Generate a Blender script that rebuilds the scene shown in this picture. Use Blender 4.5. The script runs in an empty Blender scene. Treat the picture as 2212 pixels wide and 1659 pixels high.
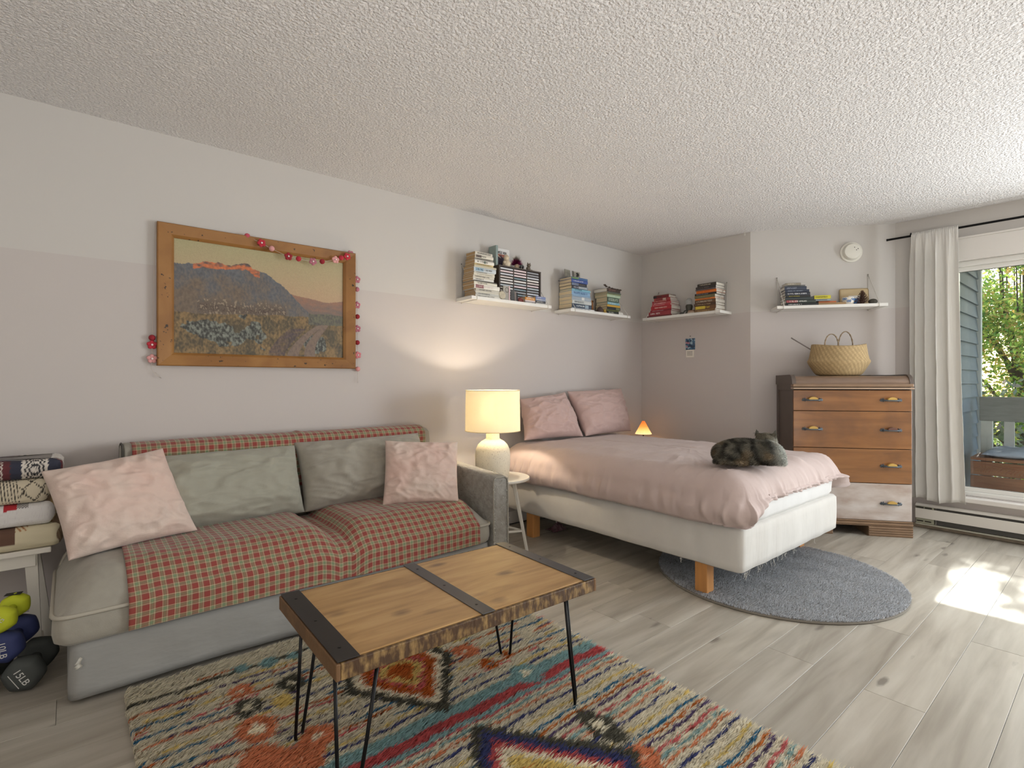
import bpy, bmesh, math, random
import numpy as np
from mathutils import Vector, Matrix, noise as mnoise
random.seed(7); rng = np.random.default_rng(11)
PI = math.pi
C = bpy.context.scene.collection
scn = bpy.context.scene

# ------------------------------------------------------------------ camera, light, exposure
cam_d = bpy.data.cameras.new('camera'); cam = bpy.data.objects.new('camera', cam_d); C.objects.link(cam)
cam.location = (0, 0, 1.15); cam.rotation_euler = (PI/2, 0, math.radians(49.869 - 90))
cam_d.sensor_width = 36; cam_d.lens = 1133/2212*36; cam_d.shift_y = -5.5/2212; cam_d.clip_start = .02
scn.camera = cam
scn.view_settings.view_transform = 'Standard'; scn.view_settings.look = 'None'
scn.view_settings.gamma = 1; scn.view_settings.use_curve_mapping = False
scn.view_settings.exposure = 0.74

SUN_EL, SUN_DIR = math.radians(32.9), Vector((.994, .085, 0)).normalized()
w = bpy.data.worlds.new('sky'); scn.world = w; w.use_nodes = True
nt = w.node_tree; bg = nt.nodes['Background']
sky = nt.nodes.new('ShaderNodeTexSky'); sky.sky_type = 'NISHITA'; sky.sun_disc = False
sky.sun_elevation = SUN_EL; sky.sun_rotation = math.atan2(SUN_DIR.x, SUN_DIR.y); sky.air_density = 1.2; sky.dust_density = 1.5
nt.links.new(sky.outputs[0], bg.inputs[0]); bg.inputs[1].default_value = .32

def lamp(name, kind, loc, energy, color, **kw):
    d = bpy.data.lights.new(name, kind); d.energy = energy; d.color = color
    o = bpy.data.objects.new(name, d); C.objects.link(o); o.location = loc
    for k, v in kw.items(): setattr(d, k, v)
    return o
def aim(o, d): o.rotation_euler = Vector(d).to_track_quat('-Z', 'Y').to_euler()
s = lamp('sun', 'SUN', (9, 1, 8), 5.0, (1, .95, .86), angle=math.radians(.55))
aim(s, -(SUN_DIR*math.cos(SUN_EL) + Vector((0, 0, math.sin(SUN_EL)))))
# added fill lamps: one for the window's unseen part, one from the windowless rear
a = lamp('window_fill_light', 'AREA', (5.12, -.9, 1.2), 77, (.91, .96, 1.0), shape='RECTANGLE', size=1.7, size_y=1.65); aim(a, (-1, .14, -.06))
a = lamp('rear_fill_light', 'AREA', (-2.7, -.6, 1.3), 17, (1.0, .97, .93), shape='RECTANGLE', size=2.6, size_y=1.5); aim(a, (1, .12, .12))
# added unseen fill lamp behind the camera, aimed up at the ceiling
a = lamp('ceiling_fill_light', 'AREA', (.2, -1.5, .5), 43, (1.0, .97, .93), shape='RECTANGLE', size=2.6, size_y=2.0); aim(a, (.12, .12, 1))

# ------------------------------------------------------------------ helpers: materials
def lin(c):
    if isinstance(c, str): c = tuple(int(c[i:i+2], 16) for i in (0, 2, 4))
    if max(c) > 1.001: c = tuple(v/255 for v in c)
    return tuple(v/12.92 if v <= .04045 else ((v+.055)/1.055)**2.4 for v in c[:3])
MATS = {}
def mat(name, col=(200,200,200), rough=.6, metal=0, var=0, vscale=8, vstretch=(1,1,1), bump=0, bscale=60, bstretch=(1,1,1), bdist=.01,
        attr=None, emit=None, estr=0, spec=.5, trans=0, coat=0, sheen=0, dark=None, objrand=0):
    if name in MATS: return MATS[name]
    m = bpy.data.materials.new(name); m.use_nodes = True; n = m.node_tree; b = n.nodes['Principled BSDF']
    L = n.links.new
    c = lin(col); b.inputs['Base Color'].default_value = (*c, 1)
    b.inputs['Roughness'].default_value = rough; b.inputs['Metallic'].default_value = metal
    b.inputs['Specular IOR Level'].default_value = spec; b.inputs['Transmission Weight'].default_value = trans
    b.inputs['Coat Weight'].default_value = coat; b.inputs['Sheen Weight'].default_value = sheen
    tc = n.nodes.new('ShaderNodeTexCoord'); src = None
    if attr:
        a = n.nodes.new('ShaderNodeAttribute'); a.attribute_name = attr; src = a.outputs['Color']
    if var:
        mp = n.nodes.new('ShaderNodeMapping'); mp.inputs['Scale'].default_value = vstretch; L(tc.outputs['Object'], mp.inputs[0])
        nz = n.nodes.new('ShaderNodeTexNoise'); nz.inputs['Scale'].default_value = vscale; nz.inputs['Detail'].default_value = 5; L(mp.outputs[0], nz.inputs[0])
        r = n.nodes.new('ShaderNodeMapRange'); r.inputs[1].default_value = .3; r.inputs[2].default_value = .7
        L(nz.outputs['Fac'], r.inputs[0])
        mx = n.nodes.new('ShaderNodeMix'); mx.data_type = 'RGBA'
        d = lin(dark) if dark else tuple(v*(1-var) for v in c)
        if src:
            mx.blend_type = 'MULTIPLY'; mx.inputs[0].default_value = 1
            r.inputs[3].default_value = 1-var; r.inputs[4].default_value = 1
            L(src, mx.inputs[6]); L(r.outputs[0], mx.inputs[7])
        else:
            mx.inputs[6].default_value = (*d, 1); mx.inputs[7].default_value = (*c, 1); L(r.outputs[0], mx.inputs[0])
        src = mx.outputs[2]
    if src: L(src, b.inputs['Base Color'])
    if bump:
        mp = n.nodes.new('ShaderNodeMapping'); mp.inputs['Scale'].default_value = bstretch; L(tc.outputs['Object'], mp.inputs[0])
        nz = n.nodes.new('ShaderNodeTexNoise'); nz.inputs['Scale'].default_value = bscale; nz.inputs['Detail'].default_value = 4; L(mp.outputs[0], nz.inputs[0])
        bp = n.nodes.new('ShaderNodeBump'); bp.inputs['Strength'].default_value = bump; bp.inputs['Distance'].default_value = bdist
        L(nz.outputs['Fac'], bp.inputs['Height']); L(bp.outputs[0], b.inputs['Normal'])
    if emit:
        b.inputs['Emission Color'].default_value = (*lin(emit), 1); b.inputs['Emission Strength'].default_value = estr
    MATS[name] = m
    return m
def nodes_of(m): return m.node_tree.nodes, m.node_tree.links.new, m.node_tree.nodes['Principled BSDF']

def ramp(n, stops, interp='LINEAR'):
    r = n.new('ShaderNodeValToRGB'); e = r.color_ramp; e.interpolation = interp
    while len(e.elements) > 1: e.elements.remove(e.elements[-1])
    e.elements[0].position = stops[0][0]; e.elements[0].color = (*lin(stops[0][1]), 1)
    for p, c in stops[1:]:
        x = e.elements.new(p); x.color = (*lin(c), 1)
    return r

# ------------------------------------------------------------------ helpers: objects
def link(o, parent=None):
    C.objects.link(o)
    if parent: o.parent = parent
    return o
def tag(o, label=None, cat=None, group=None, kind=None):
    if label: o['label'] = label
    if cat: o['category'] = cat
    if group: o['group'] = group
    if kind: o['kind'] = kind
    return o
def thing(name, label, cat, loc=(0,0,0), rz=0, group=None):
    o = bpy.data.objects.new(name, None); o.empty_display_size = .05; link(o); o.location = loc; o.rotation_euler = (0, 0, rz)
    return tag(o, label, cat, group)
def mesh(name, V, F, m, parent=None, smooth=False, col=None, uv=None):
    me = bpy.data.meshes.new(name)
    V = np.asarray(V, dtype=np.float32)
    if isinstance(F, np.ndarray):
        k = F.shape[1]; nf = len(F)
        me.vertices.add(len(V)); me.vertices.foreach_set('co', V.ravel())
        me.loops.add(nf*k); me.loops.foreach_set('vertex_index', F.astype(np.int32).ravel())
        me.polygons.add(nf); me.polygons.foreach_set('loop_start', np.arange(0, nf*k, k, dtype=np.int32))
        me.update(calc_edges=True)
    else:
        me.from_pydata([tuple(map(float, v)) for v in V], [], F)
    if smooth: me.polygons.foreach_set('use_smooth', [True]*len(me.polygons))
    if col is not None:
        a = me.color_attributes.new('Col', 'FLOAT_COLOR', 'POINT')
        cc = np.ones((len(V), 4), np.float32); cc[:, :3] = col; a.data.foreach_set('color', cc.ravel())
    if uv is not None:
        l = me.uv_layers.new(name='UVMap'); vi = np.empty(len(me.loops), np.int32); me.loops.foreach_get('vertex_index', vi)
        l.data.foreach_set('uv', np.asarray(uv, np.float32)[vi].ravel())
    me.materials.append(m)
    return link(bpy.data.objects.new(name, me), parent)
def from_bm(name, bm, m, parent=None, smooth=False):
    me = bpy.data.meshes.new(name); bmesh.ops.recalc_face_normals(bm, faces=bm.faces); bm.to_mesh(me); bm.free()
    if smooth: me.polygons.foreach_set('use_smooth', [True]*len(me.polygons))
    me.materials.append(m); return link(bpy.data.objects.new(name, me), parent)
def boxes(name, bl, m, parent=None, bevel=0, seg=2, smooth=False):
    bm = bmesh.new()
    for b in bl:
        x0, y0, z0, x1, y1, z1 = b
        r = bmesh.ops.create_cube(bm, size=1)
        for v in r['verts']:
            v.co = Vector(((x0+x1)/2 + v.co.x*(x1-x0), (y0+y1)/2 + v.co.y*(y1-y0), (z0+z1)/2 + v.co.z*(z1-z0)))
    if bevel: bmesh.ops.bevel(bm, geom=bm.edges[:], offset=bevel, segments=seg, profile=.5, affect='EDGES')
    return from_bm(name, bm, m, parent, smooth)
def grid_faces(nu, nv, cu=False, cv=False):
    F = []
    for i in range(nu if cu else nu-1):
        for j in range(nv if cv else nv-1):
            a, b = i*nv+j, ((i+1) % nu)*nv+j; F.append((a, b, ((i+1) % nu)*nv+(j+1) % nv, i*nv+(j+1) % nv))
    return F
def tube_geo(P, r, seg=8, closed=False):
    P = [Vector(p) for p in P]; n = len(P); R = r if hasattr(r, '__len__') else [r]*n
    V = []; up = None
    for i, p in enumerate(P):
        a = P[(i-1) % n] if (i or closed) else p; b = P[(i+1) % n] if (i < n-1 or closed) else p
        t = (b-a).normalized()
        if up is None:
            up = Vector((0, 0, 1)) if abs(t.z) < .9 else Vector((1, 0, 0))
        u = (up - t*up.dot(t)).normalized(); up = u; v = t.cross(u)
        for k in range(seg):
            q = 2*PI*k/seg; V.append(p + (u*math.cos(q) + v*math.sin(q))*R[i])
    F = []
    for i in range(n if closed else n-1):
        for k in range(seg):
            F.append((i*seg+k, i*seg+(k+1) % seg, ((i+1) % n)*seg+(k+1) % seg, ((i+1) % n)*seg+k))
    if not closed:
        F.append(tuple(range(seg))[::-1]); F.append(tuple((n-1)*seg+k for k in range(seg)))
    return V, F
def joined(geos):
    V, F = [], []
    for v, f in geos:
        o = len(V); V += list(v); F += [tuple(i+o for i in q) for q in f]
    return V, F
def tube(name, P, r, m, parent=None, seg=8, closed=False):
    V, F = tube_geo(P, r, seg, closed); return mesh(name, V, F, m, parent, True)
def lathe_geo(prof, seg=32, c=(0,0,0), sx=1, sy=1, cap0=True, cap1=True):
    V, F = [], []
    for r, z in prof:
        for k in range(seg):
            a = 2*PI*k/seg; V.append((c[0]+r*sx*math.cos(a), c[1]+r*sy*math.sin(a), c[2]+z))
    for i in range(len(prof)-1):
        for k in range(seg): F.append((i*seg+k, i*seg+(k+1) % seg, (i+1)*seg+(k+1) % seg, (i+1)*seg+k))
    if cap0: F.append(tuple(range(seg))[::-1])
    if cap1: F.append(tuple((len(prof)-1)*seg+k for k in range(seg)))
    return V, F
def lathe(name, prof, m, parent=None, seg=32, smooth=True, **kw):
    V, F = lathe_geo(prof, seg, **kw); o = mesh(name, V, F, m, parent, smooth)
    if smooth: autosmooth(o)
    return o
def autosmooth(o, deg=40):
    me = o.data
    bm = bmesh.new(); bm.from_mesh(me)
    for e in bm.edges:
        if len(e.link_faces) == 2 and e.calc_face_angle(0) > math.radians(deg): e.smooth = False
    bm.to_mesh(me); bm.free()
def prism(name, poly, z0, z1, m, parent=None):
    n = len(poly); V = [(x, y, z0) for x, y in poly] + [(x, y, z1) for x, y in poly]
    F = [tuple(range(n))[::-1], tuple(range(n, 2*n))] + [(i, (i+1) % n, n+(i+1) % n, n+i) for i in range(n)]
    return mesh(name, V, F, m, parent)
def nz(p, s=1, seed=0):
    return mnoise.noise(Vector((p[0]*s+seed*7.3, p[1]*s-seed*3.1, p[2]*s+seed*1.7)))
def pillow(name, c4, t, m, parent=None, n=40, seed=0, wr=.006, pinch=.05, pw=2.4, flatback=1.0):
    c4 = [Vector(c) for c in c4]; BL, BR, TR, TL = c4
    nrm = ((BR-BL).cross(TL-BL)).normalized()
    V = []; bm = bmesh.new(); G = {}
    for side in (1, -1):
        for i in range(n+1):
            for j in range(n+1):
                a, b = 2*i/n-1, 2*j/n-1
                a = math.copysign(abs(a)**.8, a); b = math.copysign(abs(b)**.8, b)
                aa, bb = a*(1-pinch*(1-b*b)), b*(1-pinch*(1-a*a)); u, v = (aa+1)/2, (bb+1)/2
                p = BL*(1-u)*(1-v) + BR*u*(1-v) + TR*u*v + TL*(1-u)*v
                edge = max(0, (1-abs(a)**pw)*(1-abs(b)**pw)); h = edge**.55*t/2
                if edge > 0:
                    ang = math.atan2(b, a); rad = math.hypot(a, b)
                    k = wr*(nz(p, 9, seed) + .7*nz(p, 22, seed+3)) + wr*.8*math.sin(ang*11+seed+2*nz(p, 6, seed))*max(0, rad-.55)
                    k += wr*1.5*max(0, 1-3.4*abs(nz((a*1.6+b*.5, b*2.4-a*.7, seed*.37), 1.25, seed))) + wr*.9*max(0, 1-3.6*abs(nz((a*3+b, b*3.6+a, seed*.77), 1.3, seed+5)))
                    h += k*min(1, edge*5)
                q = p + nrm*side*(h if side > 0 else h*flatback)
                if edge <= 1e-9 and side < 0: G[(side, i, j)] = G[(1, i, j)]
                else: G[(side, i, j)] = bm.verts.new(q)
    for side in (1, -1):
        for i in range(n):
            for j in range(n):
                f = [G[(side, i, j)], G[(side, i+1, j)], G[(side, i+1, j+1)], G[(side, i, j+1)]]
                bm.faces.new(f if side > 0 else f[::-1])
    return from_bm(name, bm, m, parent, True)
def rrect(x0, y0, x1, y1, r, n=160):
    """evenly sampled rounded rectangle outline, counter-clockwise from the lower left straight edge"""
    P = []; L = [(x1-x0-2*r), (y1-y0-2*r)]; per = 2*(L[0]+L[1]) + 2*PI*r
    for k in range(n):
        d = per*k/n
        segs = [(L[0], 'l', (x0+r, y0), (1, 0)), (PI*r/2, 'a', (x1-r, y0+r), -PI/2), (L[1], 'l', (x1, y0+r), (0, 1)), (PI*r/2, 'a', (x1-r, y1-r), 0),
                (L[0], 'l', (x1-r, y1), (-1, 0)), (PI*r/2, 'a', (x0+r, y1-r), PI/2), (L[1], 'l', (x0, y1-r), (0, -1)), (PI*r/2, 'a', (x0+r, y0+r), PI)]
        for ln, kd, p, q in segs:
            if d <= ln+1e-9:
                if kd == 'l': P.append((p[0]+q[0]*d, p[1]+q[1]*d, q[1], -q[0]))
                else:
                    a = q + d/r if r else q
                    P.append((p[0]+r*math.cos(a), p[1]+r*math.sin(a), math.cos(a), math.sin(a)))
                break
            d -= ln
    return P
def ring_solid(name, per, cen, levels, m, parent=None, disp=None, cap=True):
    """levels: functions/tuples (inset 0..1 towards cen, outward offset, z), bottom to top; cen(x,y) -> centre point"""
    n = len(per); V = []
    for li, lv in enumerate(levels):
        for k, (x, y, nx, ny) in enumerate(per):
            t, o, z = lv(k, x, y) if callable(lv) else lv
            cx, cy = cen(x, y); p = Vector((x+(cx-x)*t+nx*o, y+(cy-y)*t+ny*o, z))
            if disp: p = p + disp(li, k, p, nx, ny)
            V.append(p)
    F = []
    for i in range(len(levels)-1):
        for k in range(n): F.append((i*n+k, i*n+(k+1) % n, (i+1)*n+(k+1) % n, (i+1)*n+k))
    o = len(V)
    for li in ((0, len(levels)-1) if cap else (len(levels)-1,)):
        c = sum((V[li*n+k] for k in range(n)), Vector())/n; V.append(c)
        for k in range(n):
            q = (li*n+k, li*n+(k+1) % n, len(V)-1); F.append(q if li else q[::-1])
    return mesh(name, V, F, m, parent, True)
def text_mesh(name, s, size, m, parent, M, extrude=.0006, bold=False):
    cu = bpy.data.curves.new('lettering', 'FONT'); cu.body = s; cu.size = size; cu.extrude = extrude; cu.align_x = 'CENTER'; cu.align_y = 'CENTER'
    if bold: cu.offset = size*.018
    to = bpy.data.objects.new('lettering', cu); me = bpy.data.meshes.new_from_object(to)
    bpy.data.objects.remove(to); bpy.data.curves.remove(cu); me.transform(M); me.materials.clear(); me.materials.append(m)
    me.name = name
    return link(bpy.data.objects.new(name, me), parent)
def blades(P, N, L, W, lean, col, seed=0, seg=2):
    """tapered hair blades as one numpy mesh: P points, N directions, L lengths, lean vectors"""
    r = np.random.default_rng(seed); n = len(P)
    side = np.cross(N, r.normal(size=(n, 3))); side /= np.linalg.norm(side, axis=1)[:, None]+1e-9
    W = np.broadcast_to(W, (n,))[:, None]; L = np.broadcast_to(L, (n,))[:, None]
    mid = P + N*L*.55 + lean*L*.25; tip = P + N*L*.85 + lean*L*.9
    V = np.stack([P-side*W, P+side*W, mid-side*W*.85, mid+side*W*.85, tip], 1).reshape(-1, 3)
    b = np.arange(n)[:, None]*5
    T = np.concatenate([b+np.array([[0, 1, 3]]), b+np.array([[0, 3, 2]]), b+np.array([[2, 3, 4]])], 0)
    return V, T, np.repeat(col, 5, axis=0)
def fur_material(name):
    m = mat(name, (200,200,200), .95, attr='Col', spec=.1); n = m.node_tree.nodes; L = m.node_tree.links.new; b = n['Principled BSDF']
    g = n.new('ShaderNodeNewGeometry'); a = n.new('ShaderNodeVectorMath'); a.operation = 'MULTIPLY_ADD'; a.inputs[1].default_value = (.35, .35, .35); a.inputs[2].default_value = (0, 0, 1)
    L(g.outputs['Normal'], a.inputs[0]); v = n.new('ShaderNodeVectorMath'); v.operation = 'NORMALIZE'; L(a.outputs[0], v.inputs[0]); L(v.outputs[0], b.inputs['Normal'])
    t = n.new('ShaderNodeBsdfTranslucent'); L(b.inputs['Base Color'].links[0].from_socket, t.inputs[0]); x = n.new('ShaderNodeMixShader'); x.inputs[0].default_value = .5
    L(b.outputs[0], x.inputs[1]); L(t.outputs[0], x.inputs[2]); L(x.outputs[0], n['Material Output'].inputs[0]); return m
def LC(*c): return np.array([lin(x) for x in c])

# ------------------------------------------------------------------ room shell
def wall_material():
    m = mat('two_tone_wall_paint', (214,208,202), .75, bump=.06, bscale=180, bdist=.002); n, L, b = nodes_of(m)
    g = n.new('ShaderNodeNewGeometry'); s = n.new('ShaderNodeSeparateXYZ'); L(g.outputs['Position'], s.inputs[0])
    k = n.new('ShaderNodeMath'); k.operation = 'GREATER_THAN'; k.inputs[1].default_value = 1.75; L(s.outputs['Z'], k.inputs[0])
    x = n.new('ShaderNodeMix'); x.data_type = 'RGBA'; x.inputs[6].default_value = (*lin((195,188,184)), 1); x.inputs[7].default_value = (*lin((200,196,191)), 1)
    L(k.outputs[0], x.inputs[0]); L(x.outputs[2], b.inputs['Base Color']); return m
def ceiling_material():
    m = mat('popcorn_ceiling', (239,236,234), .85); n, L, b = nodes_of(m)
    tc = n.new('ShaderNodeTexCoord'); a = n.new('ShaderNodeTexNoise'); a.inputs['Scale'].default_value = 88; a.inputs['Detail'].default_value = 3; a.inputs['Roughness'].default_value = .55
    v = n.new('ShaderNodeTexVoronoi'); v.inputs['Scale'].default_value = 76; L(tc.outputs['Object'], a.inputs[0]); L(tc.outputs['Object'], v.inputs[0])
    r = n.new('ShaderNodeMapRange'); r.inputs[1].default_value = .42; r.inputs[2].default_value = .68; L(a.outputs['Fac'], r.inputs[0])
    q = n.new('ShaderNodeMath'); q.operation = 'MULTIPLY_ADD'; q.inputs[1].default_value = -.5; L(v.outputs['Distance'], q.inputs[0]); L(r.outputs[0], q.inputs[2])
    p = n.new('ShaderNodeBump'); p.inputs['Strength'].default_value = .72; p.inputs['Distance'].default_value = .011; L(q.outputs[0], p.inputs['Height']); L(p.outputs[0], b.inputs['Normal'])
    return m
def plank_material():
    m = mat('grey_oak_plank', (176,168,155), .42); n, L, b = nodes_of(m)
    g = n.new('ShaderNodeNewGeometry'); oi = n.new('ShaderNodeObjectInfo')
    sc = n.new('ShaderNodeMath'); sc.operation = 'MULTIPLY'; sc.inputs[1].default_value = 37; L(oi.outputs['Random'], sc.inputs[0])
    cb = n.new('ShaderNodeCombineXYZ'); L(sc.outputs[0], cb.inputs['X']); L(sc.outputs[0], cb.inputs['Z'])
    ad = n.new('ShaderNodeVectorMath'); L(g.outputs['Position'], ad.inputs[0]); L(cb.outputs[0], ad.inputs[1])
    def mapped(s):
        mp = n.new('ShaderNodeMapping'); mp.inputs['Scale'].default_value = s; L(ad.outputs[0], mp.inputs[0]); return mp.outputs[0]
    n1 = n.new('ShaderNodeTexNoise'); n1.inputs['Scale'].default_value = 1; n1.inputs['Detail'].default_value = 6; n1.inputs['Distortion'].default_value = .4; L(mapped((1.6, 16, 1)), n1.inputs[0])
    r1 = ramp(n, [(.28, (150,142,129)), (.5, (172,165,152)), (.72, (190,184,172))]); L(n1.outputs['Fac'], r1.inputs[0])
    # cathedral grain
    n2 = n.new('ShaderNodeTexNoise'); n2.inputs['Scale'].default_value = 1; n2.inputs['Detail'].default_value = 1; L(mapped((.9, 4.5, 1)), n2.inputs[0])
    ml = n.new('ShaderNodeMath'); ml.operation = 'MULTIPLY'; ml.inputs[1].default_value = 90; L(n2.outputs['Fac'], ml.inputs[0])
    sn = n.new('ShaderNodeMath'); sn.operation = 'SINE'; L(ml.outputs[0], sn.inputs[0])
    mk = n.new('ShaderNodeTexNoise'); mk.inputs['Scale'].default_value = 1; L(mapped((.8, 3, 1)), mk.inputs[0])
    mr = n.new('ShaderNodeMapRange'); mr.inputs[1].default_value = .5; mr.inputs[2].default_value = .68; mr.inputs[4].default_value = .2; L(mk.outputs['Fac'], mr.inputs[0])
    mm = n.new('ShaderNodeMath'); mm.operation = 'MULTIPLY'; L(sn.outputs[0], mm.inputs[0]); L(mr.outputs[0], mm.inputs[1])
    x1 = n.new('ShaderNodeMix'); x1.data_type = 'RGBA'; x1.blend_type = 'SOFT_LIGHT'; x1.inputs[7].default_value = (.9, .9, .88, 1); L(mm.outputs[0], x1.inputs[0]); L(r1.outputs[0], x1.inputs[6])
    # knots and cracks
    vo = n.new('ShaderNodeTexVoronoi'); vo.inputs['Scale'].default_value = 1; L(mapped((2.3, 6.8, 1)), vo.inputs[0])
    nk = n.new('ShaderNodeTexNoise'); nk.inputs['Scale'].default_value = 1; nk.inputs['Detail'].default_value = 4; L(mapped((9, 34, 3)), nk.inputs[0])
    kd = n.new('ShaderNodeMath'); kd.operation = 'MULTIPLY_ADD'; kd.inputs[1].default_value = .22; L(nk.outputs['Fac'], kd.inputs[0]); L(vo.outputs['Distance'], kd.inputs[2])
    kr = n.new('ShaderNodeMapRange'); kr.inputs[1].default_value = .16; kr.inputs[2].default_value = .235; kr.inputs[3].default_value = .7; kr.inputs[4].default_value = 0; L(kd.outputs[0], kr.inputs[0])
    x2 = n.new('ShaderNodeMix'); x2.data_type = 'RGBA'; x2.inputs[7].default_value = (*lin((92,84,76)), 1); L(kr.outputs[0], x2.inputs[0]); L(x1.outputs[2], x2.inputs[6])
    # plank to plank tone
    tr = n.new('ShaderNodeMapRange'); tr.inputs[3].default_value = .86; tr.inputs[4].default_value = 1.07; L(oi.outputs['Random'], tr.inputs[0])
    x3 = n.new('ShaderNodeMix'); x3.data_type = 'RGBA'; x3.blend_type = 'MULTIPLY'; x3.inputs[0].default_value = 1; L(x2.outputs[2], x3.inputs[6]); L(tr.outputs[0], x3.inputs[7])
    L(x3.outputs[2], b.inputs['Base Color'])
    bp = n.new('ShaderNodeBump'); bp.inputs['Strength'].default_value = .12; bp.inputs['Distance'].default_value = .002; L(n1.outputs['Fac'], bp.inputs['Height']); L(bp.outputs[0], b.inputs['Normal'])
    return m
WALL, CEIL, PLANK = wall_material(), ceiling_material(), plank_material()
WHITE = mat('white_gloss_paint', (226,222,215), .4); TRIM = mat('white_trim_paint', (228,224,218), .45)
VINYL = mat('white_vinyl', (232,231,226), .35)
def structure(o): o['kind'] = 'structure'; return o
X0, Y0, WX, WY, CH = -2.8, -2.6, 5.157, 3.26, 2.44
structure(boxes('ceiling', [(X0-.1, Y0-.1, CH, 5.5, WY+.1, CH+.12)], CEIL))
structure(boxes('wall_left', [(X0-.1, WY, 0, 4.485, WY+.12, CH)], WALL))
structure(prism('wall_back', [(4.485, 3.38), (4.485, 2.132), (5.4, 2.132), (5.4, 3.38)], 0, CH, WALL))
structure(prism('wall_diagonal', [(4.485, 2.132), (5.157, 1.258), (5.4, 1.258), (5.4, 2.132)], 0, CH, WALL))
OY0, OY1, OZ0, OZ1 = -1.78, .93, .29, 2.06
structure(boxes('wall_right', [(WX, OY1, 0, WX+.13, 1.258, CH), (WX, Y0-.1, 0, WX+.13, OY0, CH), (WX, OY0, 0, WX+.13, OY1, OZ0), (WX, OY0, OZ1, WX+.13, OY1, CH)], WALL))
structure(boxes('wall_rear', [(X0-.1, Y0-.1, 0, X0, WY+.1, CH)], WALL))
structure(boxes('wall_front', [(X0-.1, Y0-.1, 0, WX+.1, Y0, CH)], WALL))
floor = structure(boxes('floor', [(X0-.1, Y0-.1, -.1, 5.4, WY+.1, -.008)], mat('plank_joint', (120,114,104), .8)))
PW, PL = .186, 1.24
pl_full = None; row = 0; y = .094 - 15*PW
offs = {3: .03, 2: .79, 8: .93}
while y < WY:
    y1 = min(y+PW, WY); yy0 = max(y, Y0); k = round((y-.094)/PW)
    if yy0 < y1 - .01 and y1 > Y0:
        off = {2: 2.27, 1: 3.05, 7: 2.15, 5: 1.5, 3: 2.9, 4: 3.55, 6: 2.75}.get(k, random.uniform(0, PL)); x = off - math.ceil((off-X0)/PL)*PL
        while x < WX:
            a, b_ = max(x, X0), min(x+PL, WX)
            if b_ - a > .03:
                if pl_full and abs((b_-a)-PL) < 1e-6 and abs((y1-yy0)-PW) < 1e-6: o = link(pl_full.copy(), floor)
                else:
                    o = boxes('plank', [(-(b_-a)/2+.0006, -(y1-yy0)/2+.0006, -.007, (b_-a)/2-.0006, (y1-yy0)/2-.0006, 0)], PLANK, floor, .0006, 1)
                    if not pl_full and abs((b_-a)-PL) < 1e-6 and abs((y1-yy0)-PW) < 1e-6: pl_full = o
                o.location = ((a+b_)/2, (yy0+y1)/2, random.uniform(-.0004, 0)); o.name = 'plank'
            x += PL
    y += PW
structure(boxes('baseboard_left', [(X0, WY-.014, 0, 4.485, WY, .1)], TRIM, bevel=.003))
structure(boxes('baseboard_back', [(4.472, 2.14, 0, 4.485, WY-.014, .1)], TRIM, bevel=.003))
bd = structure(boxes('baseboard_diagonal', [(.0, -.013, 0, 1.09, 0, .1)], TRIM, bevel=.003)); bd.location = (4.485, 2.132, 0); bd.rotation_euler.z = math.atan2(-.793, .61)
structure(boxes('baseboard_right', [(WX-.013, Y0, 0, WX, 1.25, .028)], mat('worn_strip', (176,160,140), .7, var=.3, vscale=20), bevel=.002))
structure(boxes('trim_1', [(WX-.016, OY0-.08, OZ1, WX, OY1+.08, OZ1+.165), (WX-.022, OY0-.09, OZ1+.165, WX, OY1+.09, OZ1+.18)], TRIM, bevel=.003))
structure(boxes('trim_2', [(WX-.07, OY0-.08, OZ0-.04, WX+.05, OY1+.08, OZ0-.004)], TRIM, bevel=.006))
# sliding window: fixed frame, sashes, panes
win = structure(boxes('window_1', [(WX+.02, OY0, OZ0, WX+.11, OY0+.05, OZ1), (WX+.02, OY1-.045, OZ0, WX+.11, OY1, OZ1), (WX+.02, OY0+.05, OZ0, WX+.11, OY1-.045, OZ0+.03), (WX+.02, OY0+.05, OZ1-.04, WX+.11, OY1-.045, OZ1)], VINYL, bevel=.004))
def glass_material():
    m = bpy.data.materials.new('window_glass'); m.use_nodes = True; n = m.node_tree.nodes; L = m.node_tree.links.new; n.clear()
    o = n.new('ShaderNodeOutputMaterial'); t = n.new('ShaderNodeBsdfTransparent'); g = n.new('ShaderNodeBsdfGlossy'); g.inputs['Roughness'].default_value = 0
    t.inputs[0].default_value = (.94, .96, .95, 1); f = n.new('ShaderNodeFresnel'); f.inputs[0].default_value = 1.5; x = n.new('ShaderNodeMixShader')
    L(f.outputs[0], x.inputs[0]); L(t.outputs[0], x.inputs[1]); L(g.outputs[0], x.inputs[2]); L(x.outputs[0], o.inputs[0]); return m
GLASS = glass_material(); GASKET = mat('black_gasket', (40,40,40), .7)
for a, b_, xo in ((-.43, OY1-.045, WX+.045), (OY0+.05, -.38, WX+.085)):
    sash = boxes('sash', [(xo, a, OZ0+.03, xo+.04, a+.045, OZ1-.04), (xo, b_-.02, OZ0+.03, xo+.04, b_, OZ1-.04), (xo, a+.045, OZ0+.03, xo+.04, b_-.02, OZ0+.062), (xo, a+.045, OZ1-.075, xo+.04, b_-.02, OZ1-.04)], VINYL, win, .003)
    p = boxes('pane', [(xo+.014, a+.04, OZ0+.057, xo+.018, b_-.015, OZ1-.07)], GLASS, sash)
    boxes('gasket', [(xo+.01, a+.043, OZ1-.078, xo+.0139, b_-.018, OZ1-.074), (xo+.01, a+.043, OZ0+.061, xo+.0139, b_-.018, OZ0+.0645)], GASKET, sash)

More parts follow.
